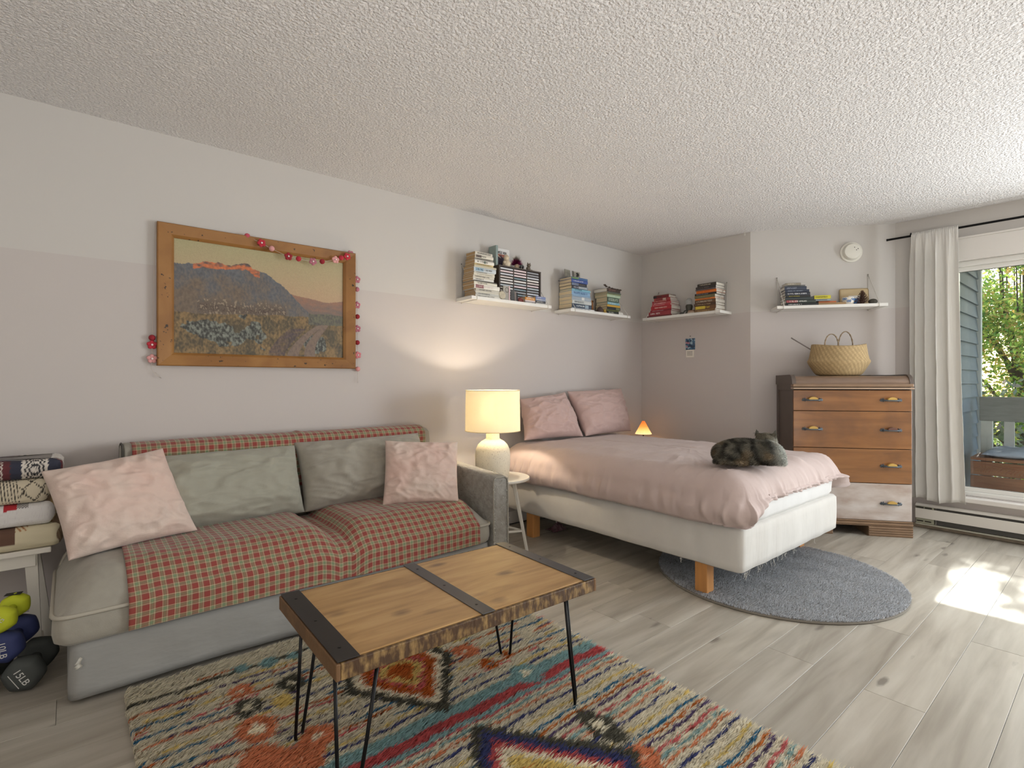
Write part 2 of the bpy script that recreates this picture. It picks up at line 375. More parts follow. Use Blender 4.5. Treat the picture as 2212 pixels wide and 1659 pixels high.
# ------------------------------------------------------------------ outdoors: balcony, siding, bench, trees
DECK = mat('grey_deck_board', (128,122,116), .7, var=.3, vscale=6, vstretch=(1,12,1))
deck = structure(boxes('trim_3', [(WX+.13, -4, -.2, 7.1, .95, -.1)], DECK))
for i in range(13):
    boxes('deck_board', [(WX+.14+i*.148, -4, -.098, WX+.14+i*.148+.142, .94, -.07)], DECK, deck)
SIDING = mat('blue_grey_siding', (112,124,136), .7, var=.12, vscale=5, vstretch=(1,1,8))
sid = structure(boxes('wall_balcony', [(WX+.13, .985, -.2, 6.66, 1.12, 2.75)], SIDING))
for i in range(22):
    z = -.12 + i*.125; V = []
    for x in (WX+.13, 6.66): V += [(x, .962, z), (x, .978, z+.13), (x, .988, z+.13), (x, .988, z)]
    mesh('siding_board', V, [(0,1,5,4), (3,0,4,7), (1,2,6,5), (0,3,2,1), (4,5,6,7)], SIDING, sid)
boxes('corner_board', [(6.66, .945, -.2, 6.73, 1.12, 2.75)], mat('pale_corner_trim', (205,212,214), .6), sid)
structure(boxes('trim_4', [(WX+.12, -4, 2.42, 7.2, 1.2, 2.6)], mat('soffit_paint', (170,170,166), .8)))
GREYW = mat('weathered_grey_paint', (150,150,146), .7, var=.18, vscale=9, vstretch=(1,1,5)); WHTS = mat('white_painted_slat', (206,206,200), .6, var=.1, vscale=14)
BROWN = mat('brown_stained_board', (160,112,84), .55, var=.3, vscale=5, vstretch=(1,1,9))
bench = thing('garden_bench', 'grey and white slatted wooden bench with brown boarded front on the balcony', 'bench', (6.25, .3, -.07))
boxes('top_rail', [(.16, -1.0, .86, .2, .62, 1.08)], GREYW, bench, .004); [boxes('back_post', [(.15, q, 0, .21, q+.08, .86)], WHTS, bench, .003) for q in (.53, -1.0)]
for i in range(8):
    yy = .42 - i*.185; boxes('back_slat', [(.165, yy-.035, .5, .19, yy+.035, .86)], WHTS, bench, .003)
for i in range(4): boxes('seat_slat', [(-.25+i*.103, -1.0, .54, -.25+i*.103+.095, .62, .565)], BROWN, bench, .003)
for i in range(4): boxes('front_board', [(-.25, -1.0, .05+i*.122, -.225, .62, .05+i*.122+.114)], BROWN, bench, .003)
[boxes('base_rail', [(q, -.98, 0, q+.1, .6, .05)], BROWN, bench, .003) for q in (-.22, .05)]
cush = pillow('seat_cushion', [(6.02, .86, .52), (6.02, .2, .52), (6.40, .2, .52), (6.40, .86, .52)], .1, mat('blue_grey_outdoor_cloth', (172,182,200), .8, bump=.2, bscale=40), n=24, seed=5, wr=.012, flatback=.5)
tag(cush, 'flat pale blue cushion lying on the balcony bench', 'cushion')

LEAF = mat('leaf', (120,150,60), .55, attr='Col'); n_, L_, b_ = nodes_of(LEAF)
tr_ = n_.new('ShaderNodeBsdfTranslucent'); mx_ = n_.new('ShaderNodeMixShader'); mx_.inputs[0].default_value = .45
at_ = [q for q in n_ if q.type == 'ATTRIBUTE'][0]; L_(at_.outputs['Color'], tr_.inputs[0]); L_(b_.outputs[0], mx_.inputs[1]); L_(tr_.outputs[0], mx_.inputs[2]); L_(mx_.outputs[0], n_['Material Output'].inputs[0])
BARK = mat('bark', (96,82,68), .9, var=.4, vscale=12)
def leaves(name, clusters, per, size, pal, parent, seed):
    r = np.random.default_rng(seed); P, K = [], []
    pal = LC(*pal)
    for (cx, cy, cz, rad) in clusters:
        k = max(8, int(per*rad*rad)); d = r.normal(size=(k, 3)); d /= np.linalg.norm(d, axis=1)[:, None]
        P.append(np.array([cx, cy, cz]) + d*rad*(r.random((k, 1))**.45)); K.append(pal[r.integers(0, len(pal), k)]*r.uniform(.75, 1.2, (k, 1)))
    P = np.concatenate(P); K = np.concatenate(K); n = len(P)
    a = r.normal(size=(n, 3)); a /= np.linalg.norm(a, axis=1)[:, None]; b = np.cross(a, r.normal(size=(n, 3))); b /= np.linalg.norm(b, axis=1)[:, None]
    s = size*r.uniform(.6, 1.3, (n, 1))
    V = np.stack([P-a*s, P+b*s*.45, P+a*s, P-b*s*.45], 1).reshape(-1, 3); F = np.arange(n*4).reshape(-1, 4)
    o = mesh(name, V, F, LEAF, parent, False, np.repeat(K, 4, 0)); o['kind'] = 'stuff'; return o
def tree(loc, trunk_h, spread, ztop, zbot, n, seed, label, pal, per=900, size=.07, sprigs=False):
    r = random.Random(seed); t = thing('leafy_tree', label, 'tree', loc)
    geos = [tube_geo([(0, 0, -3.2), (.05, .03, -1.2), (-.04, .06, zbot+.3), (.06, 0, (zbot+ztop)/2), (.1, .1, ztop-.5)], [.16, .13, .11, .07, .02], 8)]
    cl = []
    for i in range(n):
        a = r.uniform(0, 2*PI); rr = spread*math.sqrt(r.random()); z = r.uniform(zbot, ztop); f = 1-.55*max(0, (z-zbot)/(ztop-zbot)-.5)*2
        c = (rr*f*math.cos(a), rr*f*math.sin(a), z); cl.append((*c, r.uniform(.3, .6)))
        if i % 2 == 0: geos.append(tube_geo([(0, .03, z-.8), (c[0]*.5, c[1]*.5, z-.2), c], [.035, .022, .008], 5))
    if sprigs:
        for i in range(20):
            px, py = r.uniform(3.55, 4.6), r.uniform(.2, .85); X = r.uniform(9.5, 11); k = X-px; c = (X-loc[0], py+.0855*k-loc[1], .6475*k-loc[2])
            cl.append((*c, r.uniform(.08, .14))); cl.append((c[0]*.8, c[1]*.8, c[2]-.55, .22)); geos.append(tube_geo([(c[0]*.6, c[1]*.6, ztop-.3), (c[0]*.9, c[1]*.8, c[2]-.4), c], [.011, .007, .004], 5))
    V, F = joined(geos); mesh('trunk', V, F, BARK, t, True)
    leaves('foliage', cl, per, size, pal, t, seed); return t
G1 = [(178,204,84), (140,176,70), (206,218,104), (112,150,62), (222,214,116)]; G2 = [(122,150,86), (150,176,104), (96,126,74), (176,184,112)]
tree((10.4, 1.05, -.2), 2, 1.5, 2.6, -.1, 42, 3, 'bright green leafy tree close outside the window', G1 + [(206,170,90)], 3000, .036, True)
tree((15.6, 2.7, -.2), 2, 2.3, 6.0, -.4, 52, 4, 'darker green tree behind the bright one, left of view', G2, 1300, .05)
tree((13.6, -2.6, -.2), 2, 2.0, 4.6, -.4, 44, 5, 'green tree standing further right outside the window', G1[:4], 1300, .05)
hd = thing('hedge', 'hazy grey green hedge below the trees behind the bench', 'hedge', (8.2, .6, 0))
leaves('foliage', [(random.uniform(-.3, .3), -3.5+i*.22, random.uniform(.1, .75), .45) for i in range(34)] + [(0, -3.5+i*.22, -.5, .6) for i in range(34)], 900, .045, [(120,132,104), (138,146,118), (98,112,82), (150,140,130)], hd, 6)  # greyed leaf colours paint in the haze of the window reflection
mesh('stem', *joined([tube_geo([(0, -3.4+i*.5, -3.2), (.03, -3.4+i*.5, -1), (0, -3.35+i*.5, .4)], [.03, .025, .01], 5) for i in range(15)]), BARK, hd, True)
structure(boxes('trim_5', [(5.5, -30, -3.4, 60, 40, -3.2)], mat('garden_lawn', (96,112,70), .9, var=.4, vscale=2)))

# ------------------------------------------------------------------ sofa
GREYF = mat('grey_beige_linen', (158,153,141), .9, var=.1, vscale=30, bump=.25, bscale=420, bdist=.002, sheen=.2)
GREYG = mat('grey_green_linen', (158,156,142), .9, var=.08, vscale=14, bump=.3, bscale=11, bstretch=(.7,1,1.6), bdist=.016, sheen=.2)
SKIRT = mat('blue_grey_skirt_linen', (152,151,147), .9, var=.08, vscale=9, bump=.35, bscale=7, bstretch=(.6,1,1.8), bdist=.02)
sofa = thing('sofa', 'grey linen sofa with one narrow arm, under plaid throws along the left wall', 'sofa', (0, 0, 0))
def skirt_disp(li, k, p, nx, ny):
    d = .008*nz(p, 5, 1) + .006*math.sin(p.x*7+p.z*14)*(1-p.z/.22)
    return Vector((nx*d, ny*d, .006*math.sin(p.x*5) if li < 2 else 0))
ring_solid('skirt_base', rrect(-.005, 2.418, 1.87, 3.2, .03, 240), lambda x, y: (.95, 2.8), [(.03, 0, .02), (0, 0, .018)] + [(0, 0, .018+i*.034) for i in range(1, 6)] + [(0, -.004, .212), (.08, 0, .216)], SKIRT, sofa, skirt_disp)
patch = mesh('torn_corner', *[(lambda V: (V, grid_faces(7, 6)))([Vector((.014+.017*i/6+.004*math.sin(j*2), 2.405-.004*math.sin(i)-.004*(j % 2),   .135+.045*j/5*(.4+i/12))) for i in range(7) for j in range(6)])][0], mat('pale_lining', (196,192,182), .9), sofa, True); tag(patch, 'pale lining showing through a tear at the corner of the skirt')
def f_dome(d, w=.17): return 1-(1-min(max(d, 0)/w, 1))**2.2
SEAM, SXL, SXR, SYF, SYB = 1.0, -.045, 1.872, 2.402, 3.06
def seat_top(x, y):
    c = (SXL, SEAM) if x < SEAM else (SEAM, SXR)
    dx = min(x-c[0], c[1]-x); dx = dx if (c[0] == SXL and x-c[0] < c[1]-x) or c[0] == SEAM and c[1]-x < x-c[0] else dx
    return .327 + .122*f_dome(min(x-c[0], c[1]-x), .14)*f_dome(y-SYF, .2)
def seat_cushion(x0, x1):
    nu, nv = 46, 34; V = []; bm = bmesh.new()
    us = [x0+(x1-x0)*(.5-.5*math.cos(PI*i/(nu-1))) for i in range(nu)]; vs = [SYF+(SYB-SYF)*(.5-.5*math.cos(PI*j/(nv-1))) for j in range(nv)]
    top = []
    r = .05
    def rc(x, y):   # round the plan corners
        cx = min(max(x, x0+r), x1-r); cy = min(max(y, SYF+r), SYB-r); dx, dy = x-cx, y-cy
        m = max(abs(dx), abs(dy)); l = math.hypot(dx, dy)
        return (cx+dx*m/l, cy+dy*m/l) if l > 1e-9 else (x, y)
    g = {}
    for i, x in enumerate(us):
        for j, y in enumerate(vs):
            z = .327 + .122*f_dome(min(x-x0, x1-x), .14)*f_dome(min(y-SYF, .3), .2) + .002*nz((x, y, 0), 8, 2); a, b = rc(x, y)
            g[i, j] = bm.verts.new((a, b, z))
    for i in range(nu-1):
        for j in range(nv-1): bm.faces.new((g[i, j], g[i+1, j], g[i+1, j+1], g[i, j+1]))
    rim = [(i, 0) for i in range(nu)] + [(nu-1, j) for j in range(1, nv)] + [(i, nv-1) for i in range(nu-2, -1, -1)] + [(0, j) for j in range(nv-2, 0, -1)]
    prev = [g[q] for q in rim]
    for z, ins in ((.3, -.004), (.26, -.006), (.232, 0), (.218, .02)):
        cur = []
        for v in prev:
            n = Vector((v.co.x-(x0+x1)/2, v.co.y-2.73, 0)); bx = g_ = v
            cur.append(v)
        new = []
        for q in rim:
            o = g[q].co; c = Vector(((x0+x1)/2, (SYF+SYB)/2, 0)); d = (Vector((o.x, o.y, 0))-c); l = d.length
            new.append(bm.verts.new((o.x-d.x/l*ins, o.y-d.y/l*ins, z)))
        for k in range(len(rim)):
            bm.faces.new((prev[k], new[k], new[(k+1) % len(rim)], prev[(k+1) % len(rim)]))
        prev = new
    bm.faces.new(prev)
    pts = [g[q].co.copy() for q in rim]
    o = from_bm('seat_cushion', bm, GREYF, sofa, True)
    tube('piping', [(p.x+.004*(1 if p.x > (x0+x1)/2 else -1), p.y-.003, p.z-.002) for p in pts[::2]], .0075, mat('pale_piping', (172,166,152), .9), o, 6, True)
seat_cushion(SXL, SEAM-.004); seat_cushion(SEAM+.004, SXR)
# back rest, arm
bprof = [(3.075, .05), (3.07, .5), (3.068, .78), (3.08, .826), (3.12, .845), (3.18, .846), (3.225, .83), (3.24, .79), (3.24, .05)]
V = []; nb = len(bprof)
xs = [.185] + [.2+1.64*i/20 for i in range(21)] + [1.868]
for i, x in enumerate(xs):
    for (y, z) in bprof:
        e = i in (0, len(xs)-1); V.append((x, 3.155+(y-3.155)*(.8 if e else 1), z-(.012 if e and z > .1 else 0)+.004*math.sin(x*6)*(z > .7)))
F = grid_faces(len(xs), nb) + [tuple(range(nb)), tuple((len(xs)-1)*nb+k for k in range(nb))[::-1]] + [(i*nb, i*nb+nb-1, (i+1)*nb+nb-1, (i+1)*nb) for i in range(len(xs)-1)]
back = mesh('backrest', V, F, GREYF, sofa, True); autosmooth(back)
tube('piping', [(.19, y, z+.002) for y, z in bprof], .005, mat('dark_piping', (78,76,70), .9), back, 6)
ARM = mat('worn_grey_arm_linen', (162,159,152), .95, var=.22, vscale=26, dark=(138,134,126), bump=.9, bscale=70, bdist=.006)
def arm_top(y): return .597 + .025*(y-2.42)/.44 if y < 2.86 else .622+.02*(y-2.86)/.4
aprof = lambda zt: [(1.884, .03), (1.882, .3), (1.88, zt-.03), (1.886, zt-.008), (1.9, zt), (1.965, zt), (1.984, zt-.012), (1.99, zt-.04), (1.992, .3), (1.99, .03)]
V = []; ys = [2.40, 2.404, 2.415, 2.44] + [2.44+.76*i/24 for i in range(1, 25)]; na = 10
for i, y in enumerate(ys):
    k = (.9, .965, .99, 1)[i] if i < 4 else 1; zt = arm_top(y) - (0.022, .008, .002, 0)[i] if i < 4 else arm_top(y)
    for x, z in aprof(zt): V.append((1.936+(x-1.936)*k+.0025*nz((x*8, y*12, z*12)), y+.002*nz((x, y*3, z*20)), z))
F = grid_faces(len(ys), na) + [tuple(range(na)), tuple((len(ys)-1)*na+k for k in range(na))[::-1]] + [(i*na, i*na+na-1, (i+1)*na+na-1, (i+1)*na) for i in range(len(ys)-1)]
arm = mesh('arm', V, F, ARM, sofa, True); autosmooth(arm, 50)
tube('piping', [(1.93+(x-1.93)*.97, 2.398, z-.012 if z > .4 else z) for x, z in aprof(.6)], .005, GREYF, arm, 6)
# frayed threads on the arm front
rr = random.Random(5); geos = []
for k in range(150):
    z = rr.uniform(.05, .6); x = rr.choice((1.884, 1.99, 1.975, rr.uniform(1.885, 1.99))); y = 2.397 if rr.random() < .75 else rr.uniform(2.4, 2.47)
    if y > 2.398: x = 1.994
    p = Vector((x, y, z)); q = p + Vector((rr.uniform(-.01, .01), -.004, rr.uniform(-.012, .006)))
    geos.append(tube_geo([p, (p+q)/2+Vector((rr.uniform(-.003, .003), -.005, 0)), q], rr.uniform(.0008, .0018), 4))
o = mesh('frayed_thread', *joined(geos), mat('pale_fray', (196,194,188), .95), arm, True); o['kind'] = 'stuff'
pillow('back_cushion', [(.2, 2.9, .425), (.985, 2.93, .435), (.975, 3.06, .79), (.22, 3.05, .785)], .25, GREYG, sofa, 60, 21, .009, .03, 3.2)
pillow('back_cushion', [(.985, 2.94, .43), (1.8, 2.93, .43), (1.76, 3.05, .81), (.968, 3.06, .805)], .25, GREYF, sofa, 60, 22, .009, .03, 3.2)

# ------------------------------------------------------------------ plaid throws
def plaid_material():
    m = mat('red_green_plaid', (150,90,70), .95, sheen=.2); n, L, b = nodes_of(m)
    uvn = n.new('ShaderNodeUVMap'); s = n.new('ShaderNodeSeparateXYZ'); L(uvn.outputs[0], s.inputs[0])
    stops = [(0, (140,62,55)), (.42, (200,188,152)), (.47, (132,125,99)), (.56, (116,140,104)), (.7, (132,125,99)), (.8, (200,188,152)), (.85, (132,104,86)), (.92, (140,62,55))]
    cols = []
    for ax in 'XY':
        d = n.new('ShaderNodeMath'); d.operation = 'MULTIPLY'; d.inputs[1].default_value = 1/.041; L(s.outputs[ax], d.inputs[0])
        f = n.new('ShaderNodeMath'); f.operation = 'FRACT'; L(d.outputs[0], f.inputs[0]); r = ramp(n, stops, 'CONSTANT'); L(f.outputs[0], r.inputs[0]); cols.append(r)
    x = n.new('ShaderNodeMix'); x.data_type = 'RGBA'; x.inputs[0].default_value = .5; L(cols[0].outputs[0], x.inputs[6]); L(cols[1].outputs[0], x.inputs[7]); L(x.outputs[2], b.inputs['Base Color'])
    t = n.new('ShaderNodeTexNoise'); t.inputs['Scale'].default_value = 38; t.inputs['Detail'].default_value = 3; L(uvn.outputs[0], t.inputs[0])
    p = n.new('ShaderNodeBump'); p.inputs['Strength'].default_value = .35; p.inputs['Distance'].default_value = .006; L(t.outputs['Fac'], p.inputs['Height']); L(p.outputs[0], b.inputs['Normal'])
    return m
PLAID = plaid_material()
def throw(name, path, x0f, x1f, nu, off, label):
    """path(x) -> list of (y,z); laid as a cloth of thickness off"""
    V, UV = [], []; L0 = None
    for i in range(nu):
        u = i/(nu-1)
        P0 = path(x0f+(x1f-x0f)*u); s = 0
        for j, (y, z) in enumerate(P0):
            if j: s += math.hypot(y-P0[j-1][0], z-P0[j-1][1])
            x = x0f+(x1f-x0f)*u + .004*nz((u*9, s*4, 0), 1, 4)
            V.append((x, y, z)); UV.append(((x1f-x0f)*u + .006*nz((u*6, s*5, 3)), s))
    nv = len(P0); o = mesh(name, V, grid_faces(nu, nv), PLAID, None, True, uv=UV)
    md = o.modifiers.new('thickness', 'SOLIDIFY'); md.thickness = off; md.offset = 0
    return tag(o, label, 'throw', 'plaid throws on the sofa')
def seat_path(x):
    P = []; dip = math.exp(-((x-SEAM)/.055)**2)
    for j in range(46):
        y = 3.02 - (3.02-2.43)*j/45; z = max(seat_top(x, y), .327+.122*f_dome(y-SYF, .2)*.42) + .007 + .012*dip
        P.append((y, z + .004*nz((x, y, 0), 9, 8) + .003*nz((x, y, 0), 24, 9)))
    zf = P[-1][1]
    for j in range(1, 26):
        t = j/25; a = min(t/.3, 1)*PI/2; z = zf - (zf-.228-.012*math.sin(x*4)*.5)*t
        y = 2.43 - .042*math.sin(a) + .004*nz((x*2, z, 0), 12, 5)*t - .003*t + .012*dip*(1-t*.4)
        P.append((min(y, 2.4), z) if t > .35 else (y, z))
    return P
throw('seat_throw', seat_path, .165, 1.775, 190, .004, 'red and green plaid throw spread over the sofa seat, hanging over its front')
def back_path(x):
    P = [(3.058 - .004*nz((x, 0, 0), 7), .56)] + [(3.058 + .003*nz((x, z, 0), 14, 3), z) for z in (.6, .64, .68, .72, .76, .79)]
    P += [(3.064, .815), (3.08, .834), (3.105, .848), (3.14, .853), (3.18, .853), (3.215, .846), (3.238, .825), (3.25, .79), (3.251, .74), (3.251, .68)]
    w = .006*nz((x, 0, 0), 5, 4) + .012*math.exp(-((x-1.02)/.02)**2)
    return [(y, z + w*max(0, z-.7)*4) for y, z in P]
throw('backrest_throw', back_path, .225, 1.82, 150, .004, 'red and green plaid throw draped along the top of the sofa back')

# ------------------------------------------------------------------ pink cushions on the sofa
PINK = mat('pale_pink_linen', (208,192,180), .92, var=.12, vscale=5, dark=(210,180,168), bump=.45, bscale=13, bstretch=(1,1,1.6), bdist=.016, sheen=.2)
c = pillow('pink_cushion', [(-.004, 2.69, .447), (.452, 2.79, .462), (.335, 2.955, .835), (-.09, 2.85, .786)], .15, PINK, None, 60, 31, .008, .045, 2.6)
tag(c, 'large rectangular pale pink cushion leaning at the left end of the sofa', 'cushion')
c = pillow('pink_cushion', [(1.342, 2.72, .452), (1.73, 2.535, .452), (1.837, 2.70, .775), (1.428, 2.86, .80)], .13, PINK, None, 60, 32, .007, .035, 2.6)
tag(c, 'square pale pink cushion beside the arm of the sofa', 'cushion')

# ------------------------------------------------------------------ bed
BOXF = mat('off_white_bed_cloth', (207,204,198), .9, var=.05, vscale=10, bump=.15, bscale=9, bstretch=(3,3,.6), bdist=.02); SHEET = mat('white_sheet', (222,221,219), .85, bump=.1, bscale=14, bdist=.01)
OAK = mat('golden_pine_leg', (196,138,78), .5, var=.2, vscale=6, vstretch=(6,6,.6))
bed = thing('bed', 'low bed with off white upholstered base on wooden legs in the corner', 'bed', (3.24, 2.24, 0))
BX0, BX1, BY0, BY1 = -.655, .655, -.97, .985       # local
def bump_box(amp, s, seed):
    def d(li, k, p, nx, ny):
        q = amp*nz((p.x*2.2, p.y*2.2, p.z*.6), s, seed); return Vector((nx*q, ny*q, 0))
    return d
ring_solid('box_base', rrect(BX0, BY0, BX1, BY1, .025, 400), lambda x, y: (0, 0), [(.06, 0, .182), (.012, 0, .176), (0, 0, .184)] + [(0, .003*math.sin(PI*i/6), .184+i*.034) for i in range(1, 7)] + [(.012, 0, .402), (.1, 0, .404)], BOXF, bed, bump_box(.006, 4, 3))
for sx in (-1, 1):
    for yy in (-.735, .64): boxes('leg', [(sx*.605-.036, yy-.036, 0, sx*.605+.036, yy+.036, .19)], OAK, bed, .004)
rr = random.Random(9); geos = []
for k in range(26):
    u = rr.random()**1.5; p = Vector((BX0+.01+1.1*u, BY0+.004, .178)) if k > 4 else Vector((BX0+.004, rr.choice((-.62, .35, -.9)), .18)); P = [p]
    for q in range(5): p = p + Vector((rr.uniform(-.008, .008), rr.uniform(-.003, .003), rr.uniform(-.012, .002))); P.append(p)
    geos.append(tube_geo(P, .0009, 4))
o = mesh('loose_thread', *joined(geos), mat('white_thread', (222,220,212), .9), bed, True); o['kind'] = 'stuff'
mat_o = ring_solid('mattress', rrect(BX0+.01, BY0+.015, BX1-.01, BY1, .07, 240), lambda x, y: (0, 0), [(.05, 0, .4), (.015, 0, .404), (0, .004, .43), (0, .008, .5), (0, .004, .58), (.012, 0, .612), (.05, 0, .622), (.3, 0, .626), (.7, 0, .626)], SHEET, bed, bump_box(.007, 6, 8))

# duvet
DUV = mat('dusty_pink_cotton', (193,174,168), .85, var=.04, vscale=3, bump=.3, bscale=9, bstretch=(1.4,1.4,.6), bdist=.016, sheen=.15)
DX0, DX1, DY0, DY1 = 2.545, 3.95, 1.245, 3.2
per = rrect(DX0, DY0, DX1, DY1, .15, 1000)
def smooth(a, b, x): t = min(max((x-a)/(b-a), 0), 1); return t*t*(3-2*t)
def hem_z(x, y):
    left = .409 + .008*nz((0, y, 0), 5, 2)
    foot = .525 + .007*nz((x, 0, 0), 14, 5)
    right = .42
    if y < DY0+.115:   # along the foot
        z = left + (foot-left)*smooth(2.6, 2.79, x)
        return z + (right-z)*smooth(3.86, 3.95, x)
    return left if x < 3.2 else right
def drape(li, k, p, nx, ny):
    x, y, z = p; t = 1 - smooth(.45, .66, z)
    amp = .019*t*(.3+.7*smooth(.41, .5, z) if nx < -.05 else 1)
    if nx < -.5: amp *= (.35 + .9*math.exp(-((y-2.85)/.3)**2) + .8*math.exp(-((y-1.35)/.22)**2)); ph = y
    else: ph = x; amp *= .9
    if -.95 < nx < -.05 and ny < -.05: amp = .028*t
    fold = math.sin(ph*46 + 3*nz((x, y, z*.4), 5, 2)) * (.6+.7*nz((x, y, 0), 6, 11)) + .8*nz((x*4, y*4, z*.8), 5, 6)
    rdg = max(0, 1-3.2*abs(nz((ph*7.5+.6*nz((x, y, z), 4, 31), z*1.1, .3), 1, 14))) + .7*max(0, 1-3.6*abs(nz((ph*15+z*2, z*1.6, .7), 1, 15)))
    d = amp*(.75*fold + .95*rdg)
    top = smooth(.6, .68, z)
    zz = (.006*nz((x, y, 0), 3.5, 1) + .004*nz((x, y, 0), 9, 7) + .0025*nz((x*1.0, y*2.4, 0), 18, 9))*top
    crs = smooth(1.75, 1.28, y)*max(0, 1-4*abs(nz((x*6+y*3, y*3.2, .2), 1, 21)))*.010 + .006*max(0, 1-4*abs(nz((x*3.5+1.2*y, y*5, .5), 1, 22)))
    zz += crs*smooth(.58, .66, z)
    puff = .020*math.exp(-((y-1.36)/.16)**2)*math.sin(x*7.5+1)*top*.4
    return Vector((nx*d, ny*d, zz+puff))
def lv(s):
    def f(k, x, y):
        h = hem_z(x, y); fl = .10*smooth(3.72, 3.93, x)*smooth(1.6, 1.28, y)
        crn = -.02*math.exp(-(((x-2.58)/.10)**2+((y-1.28)/.10)**2))*(1-s)**1.5 + .03*math.exp(-(((x-2.6)/.14)**2+((y-1.28)/.14)**2))*math.sin(PI*s)
        z = h + (.55-h)*s
        return (0, .018*math.sin(PI*min(1, s*.95+.1)) - .012*(1-s) + fl*(1.15-s)*.8 + crn, z)
    return f
levels = [lambda k, x, y: (.05, 0, hem_z(x, y)+.03), lambda k, x, y: (.012, 0, hem_z(x, y)+.002)] + [lv(i/9) for i in range(10)]
for i in range(1, 11):
    a = PI/2*i/10; levels.append((lambda a: lambda k, x, y: (0, -.16*(1-math.cos(a)), .55+.122*math.sin(a)))(a))
for t in (.12, .2, .3, .4, .5, .6, .7, .8, .9, .97): levels.append((lambda t: lambda k, x, y: (t*.93, -.16*(1-t), .672+.016*smooth(.0, .35, t)))(t))
def duv_c(x, y): return (3.24, min(max(y, 1.95), 2.6))
d = ring_solid('duvet', per, duv_c, levels, DUV, None, drape, cap=False); tag(d, 'dusty pink duvet spread over the bed', 'duvet')
# ruffled hem along the foot
V = []; N = 260
for i in range(N):
    x = 2.83 + (3.84-2.83)*i/(N-1)
    for j in range(5):
        w = .006*math.sin(x*95+2*nz((x, 0, 0), 20))+.004*nz((x, j*.1, 0), 40, 3)
        V.append((x, 1.247 + w*(j/4) - .009*j/4, hem_z(x, 1.25)+.028-.034*j/4 + .003*nz((x, j, 1), 30)))
hm = mesh('hem', V, grid_faces(N, 5), DUV, d, True); hm.modifiers.new('thickness', 'SOLIDIFY').thickness = .003
PILF = mat('dusty_pink_pillowcase', (194,166,159), .88, bump=.4, bscale=10, bdist=.018, sheen=.15)
p = pillow('pillow', [(2.64, 2.99, .70), (3.265, 2.95, .692), (3.265, 3.165, 1.06), (2.75, 3.165, 1.01)], .22, PILF, None, 60, 41, .009, .075, 2.0); tag(p, 'dusty pink pillow nearer the lamp, leaning on the wall', 'pillow', 'bed pillows')
p = pillow('pillow', [(3.29, 2.95, .692), (3.985, 3.01, .69), (4.035, 3.165, 1.085), (3.29, 3.165, 1.065)], .21, PILF, None, 60, 42, .008, .06, 2.2); tag(p, 'dusty pink pillow nearer the corner, leaning on the wall', 'pillow', 'bed pillows')

# ------------------------------------------------------------------ coffee table
def wood_mat(name, c0, c1, c2, sc=(1.2, 9, 3), rough=.45, knots=0, bump=.1):
    m = mat(name, c1, rough); n, L, b = nodes_of(m); tc = n.new('ShaderNodeTexCoord')
    mp = n.new('ShaderNodeMapping'); mp.inputs['Scale'].default_value = sc; L(tc.outputs['Object'], mp.inputs[0])
    a = n.new('ShaderNodeTexNoise'); a.inputs['Scale'].default_value = 2.2; a.inputs['Detail'].default_value = 7; a.inputs['Distortion'].default_value = .8; L(mp.outputs[0], a.inputs[0])
    r = ramp(n, [(.25, c0), (.5, c1), (.75, c2)]); L(a.outputs['Fac'], r.inputs[0]); src = r.outputs[0]
    if knots:
        mp2 = n.new('ShaderNodeMapping'); mp2.inputs['Scale'].default_value = (4.6, 7.5, 1); L(tc.outputs['Object'], mp2.inputs[0])
        v = n.new('ShaderNodeTexVoronoi'); v.inputs['Scale'].default_value = 1; L(mp2.outputs[0], v.inputs[0])
        ad = n.new('ShaderNodeMath'); ad.operation = 'MULTIPLY_ADD'; ad.inputs[1].default_value = .25; L(a.outputs['Fac'], ad.inputs[0]); L(v.outputs['Distance'], ad.inputs[2])
        kr = n.new('ShaderNodeMapRange'); kr.inputs[1].default_value = .17; kr.inputs[2].default_value = .33; kr.inputs[3].default_value = knots; kr.inputs[4].default_value = 0; L(ad.outputs[0], kr.inputs[0])
        x = n.new('ShaderNodeMix'); x.data_type = 'RGBA'; x.inputs[7].default_value = (*lin((92,64,46)), 1); L(kr.outputs[0], x.inputs[0]); L(src, x.inputs[6]); src = x.outputs[2]
    L(src, b.inputs['Base Color'])
    p = n.new('ShaderNodeBump'); p.inputs['Strength'].default_value = bump; p.inputs['Distance'].default_value = .002; L(a.outputs['Fac'], p.inputs['Height']); L(p.outputs[0], b.inputs['Normal'])
    return m
TTOP = wood_mat('rustic_pine_top', (148,112,68), (176,138,88), (192,156,106), (1.6, 11, 4), .38, .75)
TEDGE = mat('gold_flecked_sawn_edge', (172,140,88), .55, var=.45, vscale=60, vstretch=(1,1,.5), dark=(72,50,30), bump=.6, bscale=80, bstretch=(1.6,1.6,.3), bdist=.004)
n_, L_, b_ = nodes_of(TEDGE)
for q in n_:
    if q.type == 'MAP_RANGE': q.inputs[1].default_value = .44; q.inputs[2].default_value = .82
TSTEEL = mat('grey_flat_steel', (92,92,94), .42, metal=.7, var=.12, vscale=6); BLACKM = mat('black_steel', (26,26,27), .4, metal=.6)
tb = thing('coffee_table', 'rustic wooden coffee table with steel bands and black hairpin legs on the shaggy rug', 'table', (.953, 1.479, 0), math.radians(-2.2))
HX, HY = .442, .2475
boxes('tabletop', [(-HX+.001, -HY+.001, .44, HX-.001, HY-.001, .4695)], TTOP, tb, .002)
fr = boxes('edge_board', [(-HX, -HY-.012, .424, HX, -HY, .467)], TEDGE, tb, .003)
boxes('edge_board', [(-HX, HY, .424, HX, HY+.012, .467)], TEDGE, tb, .003)
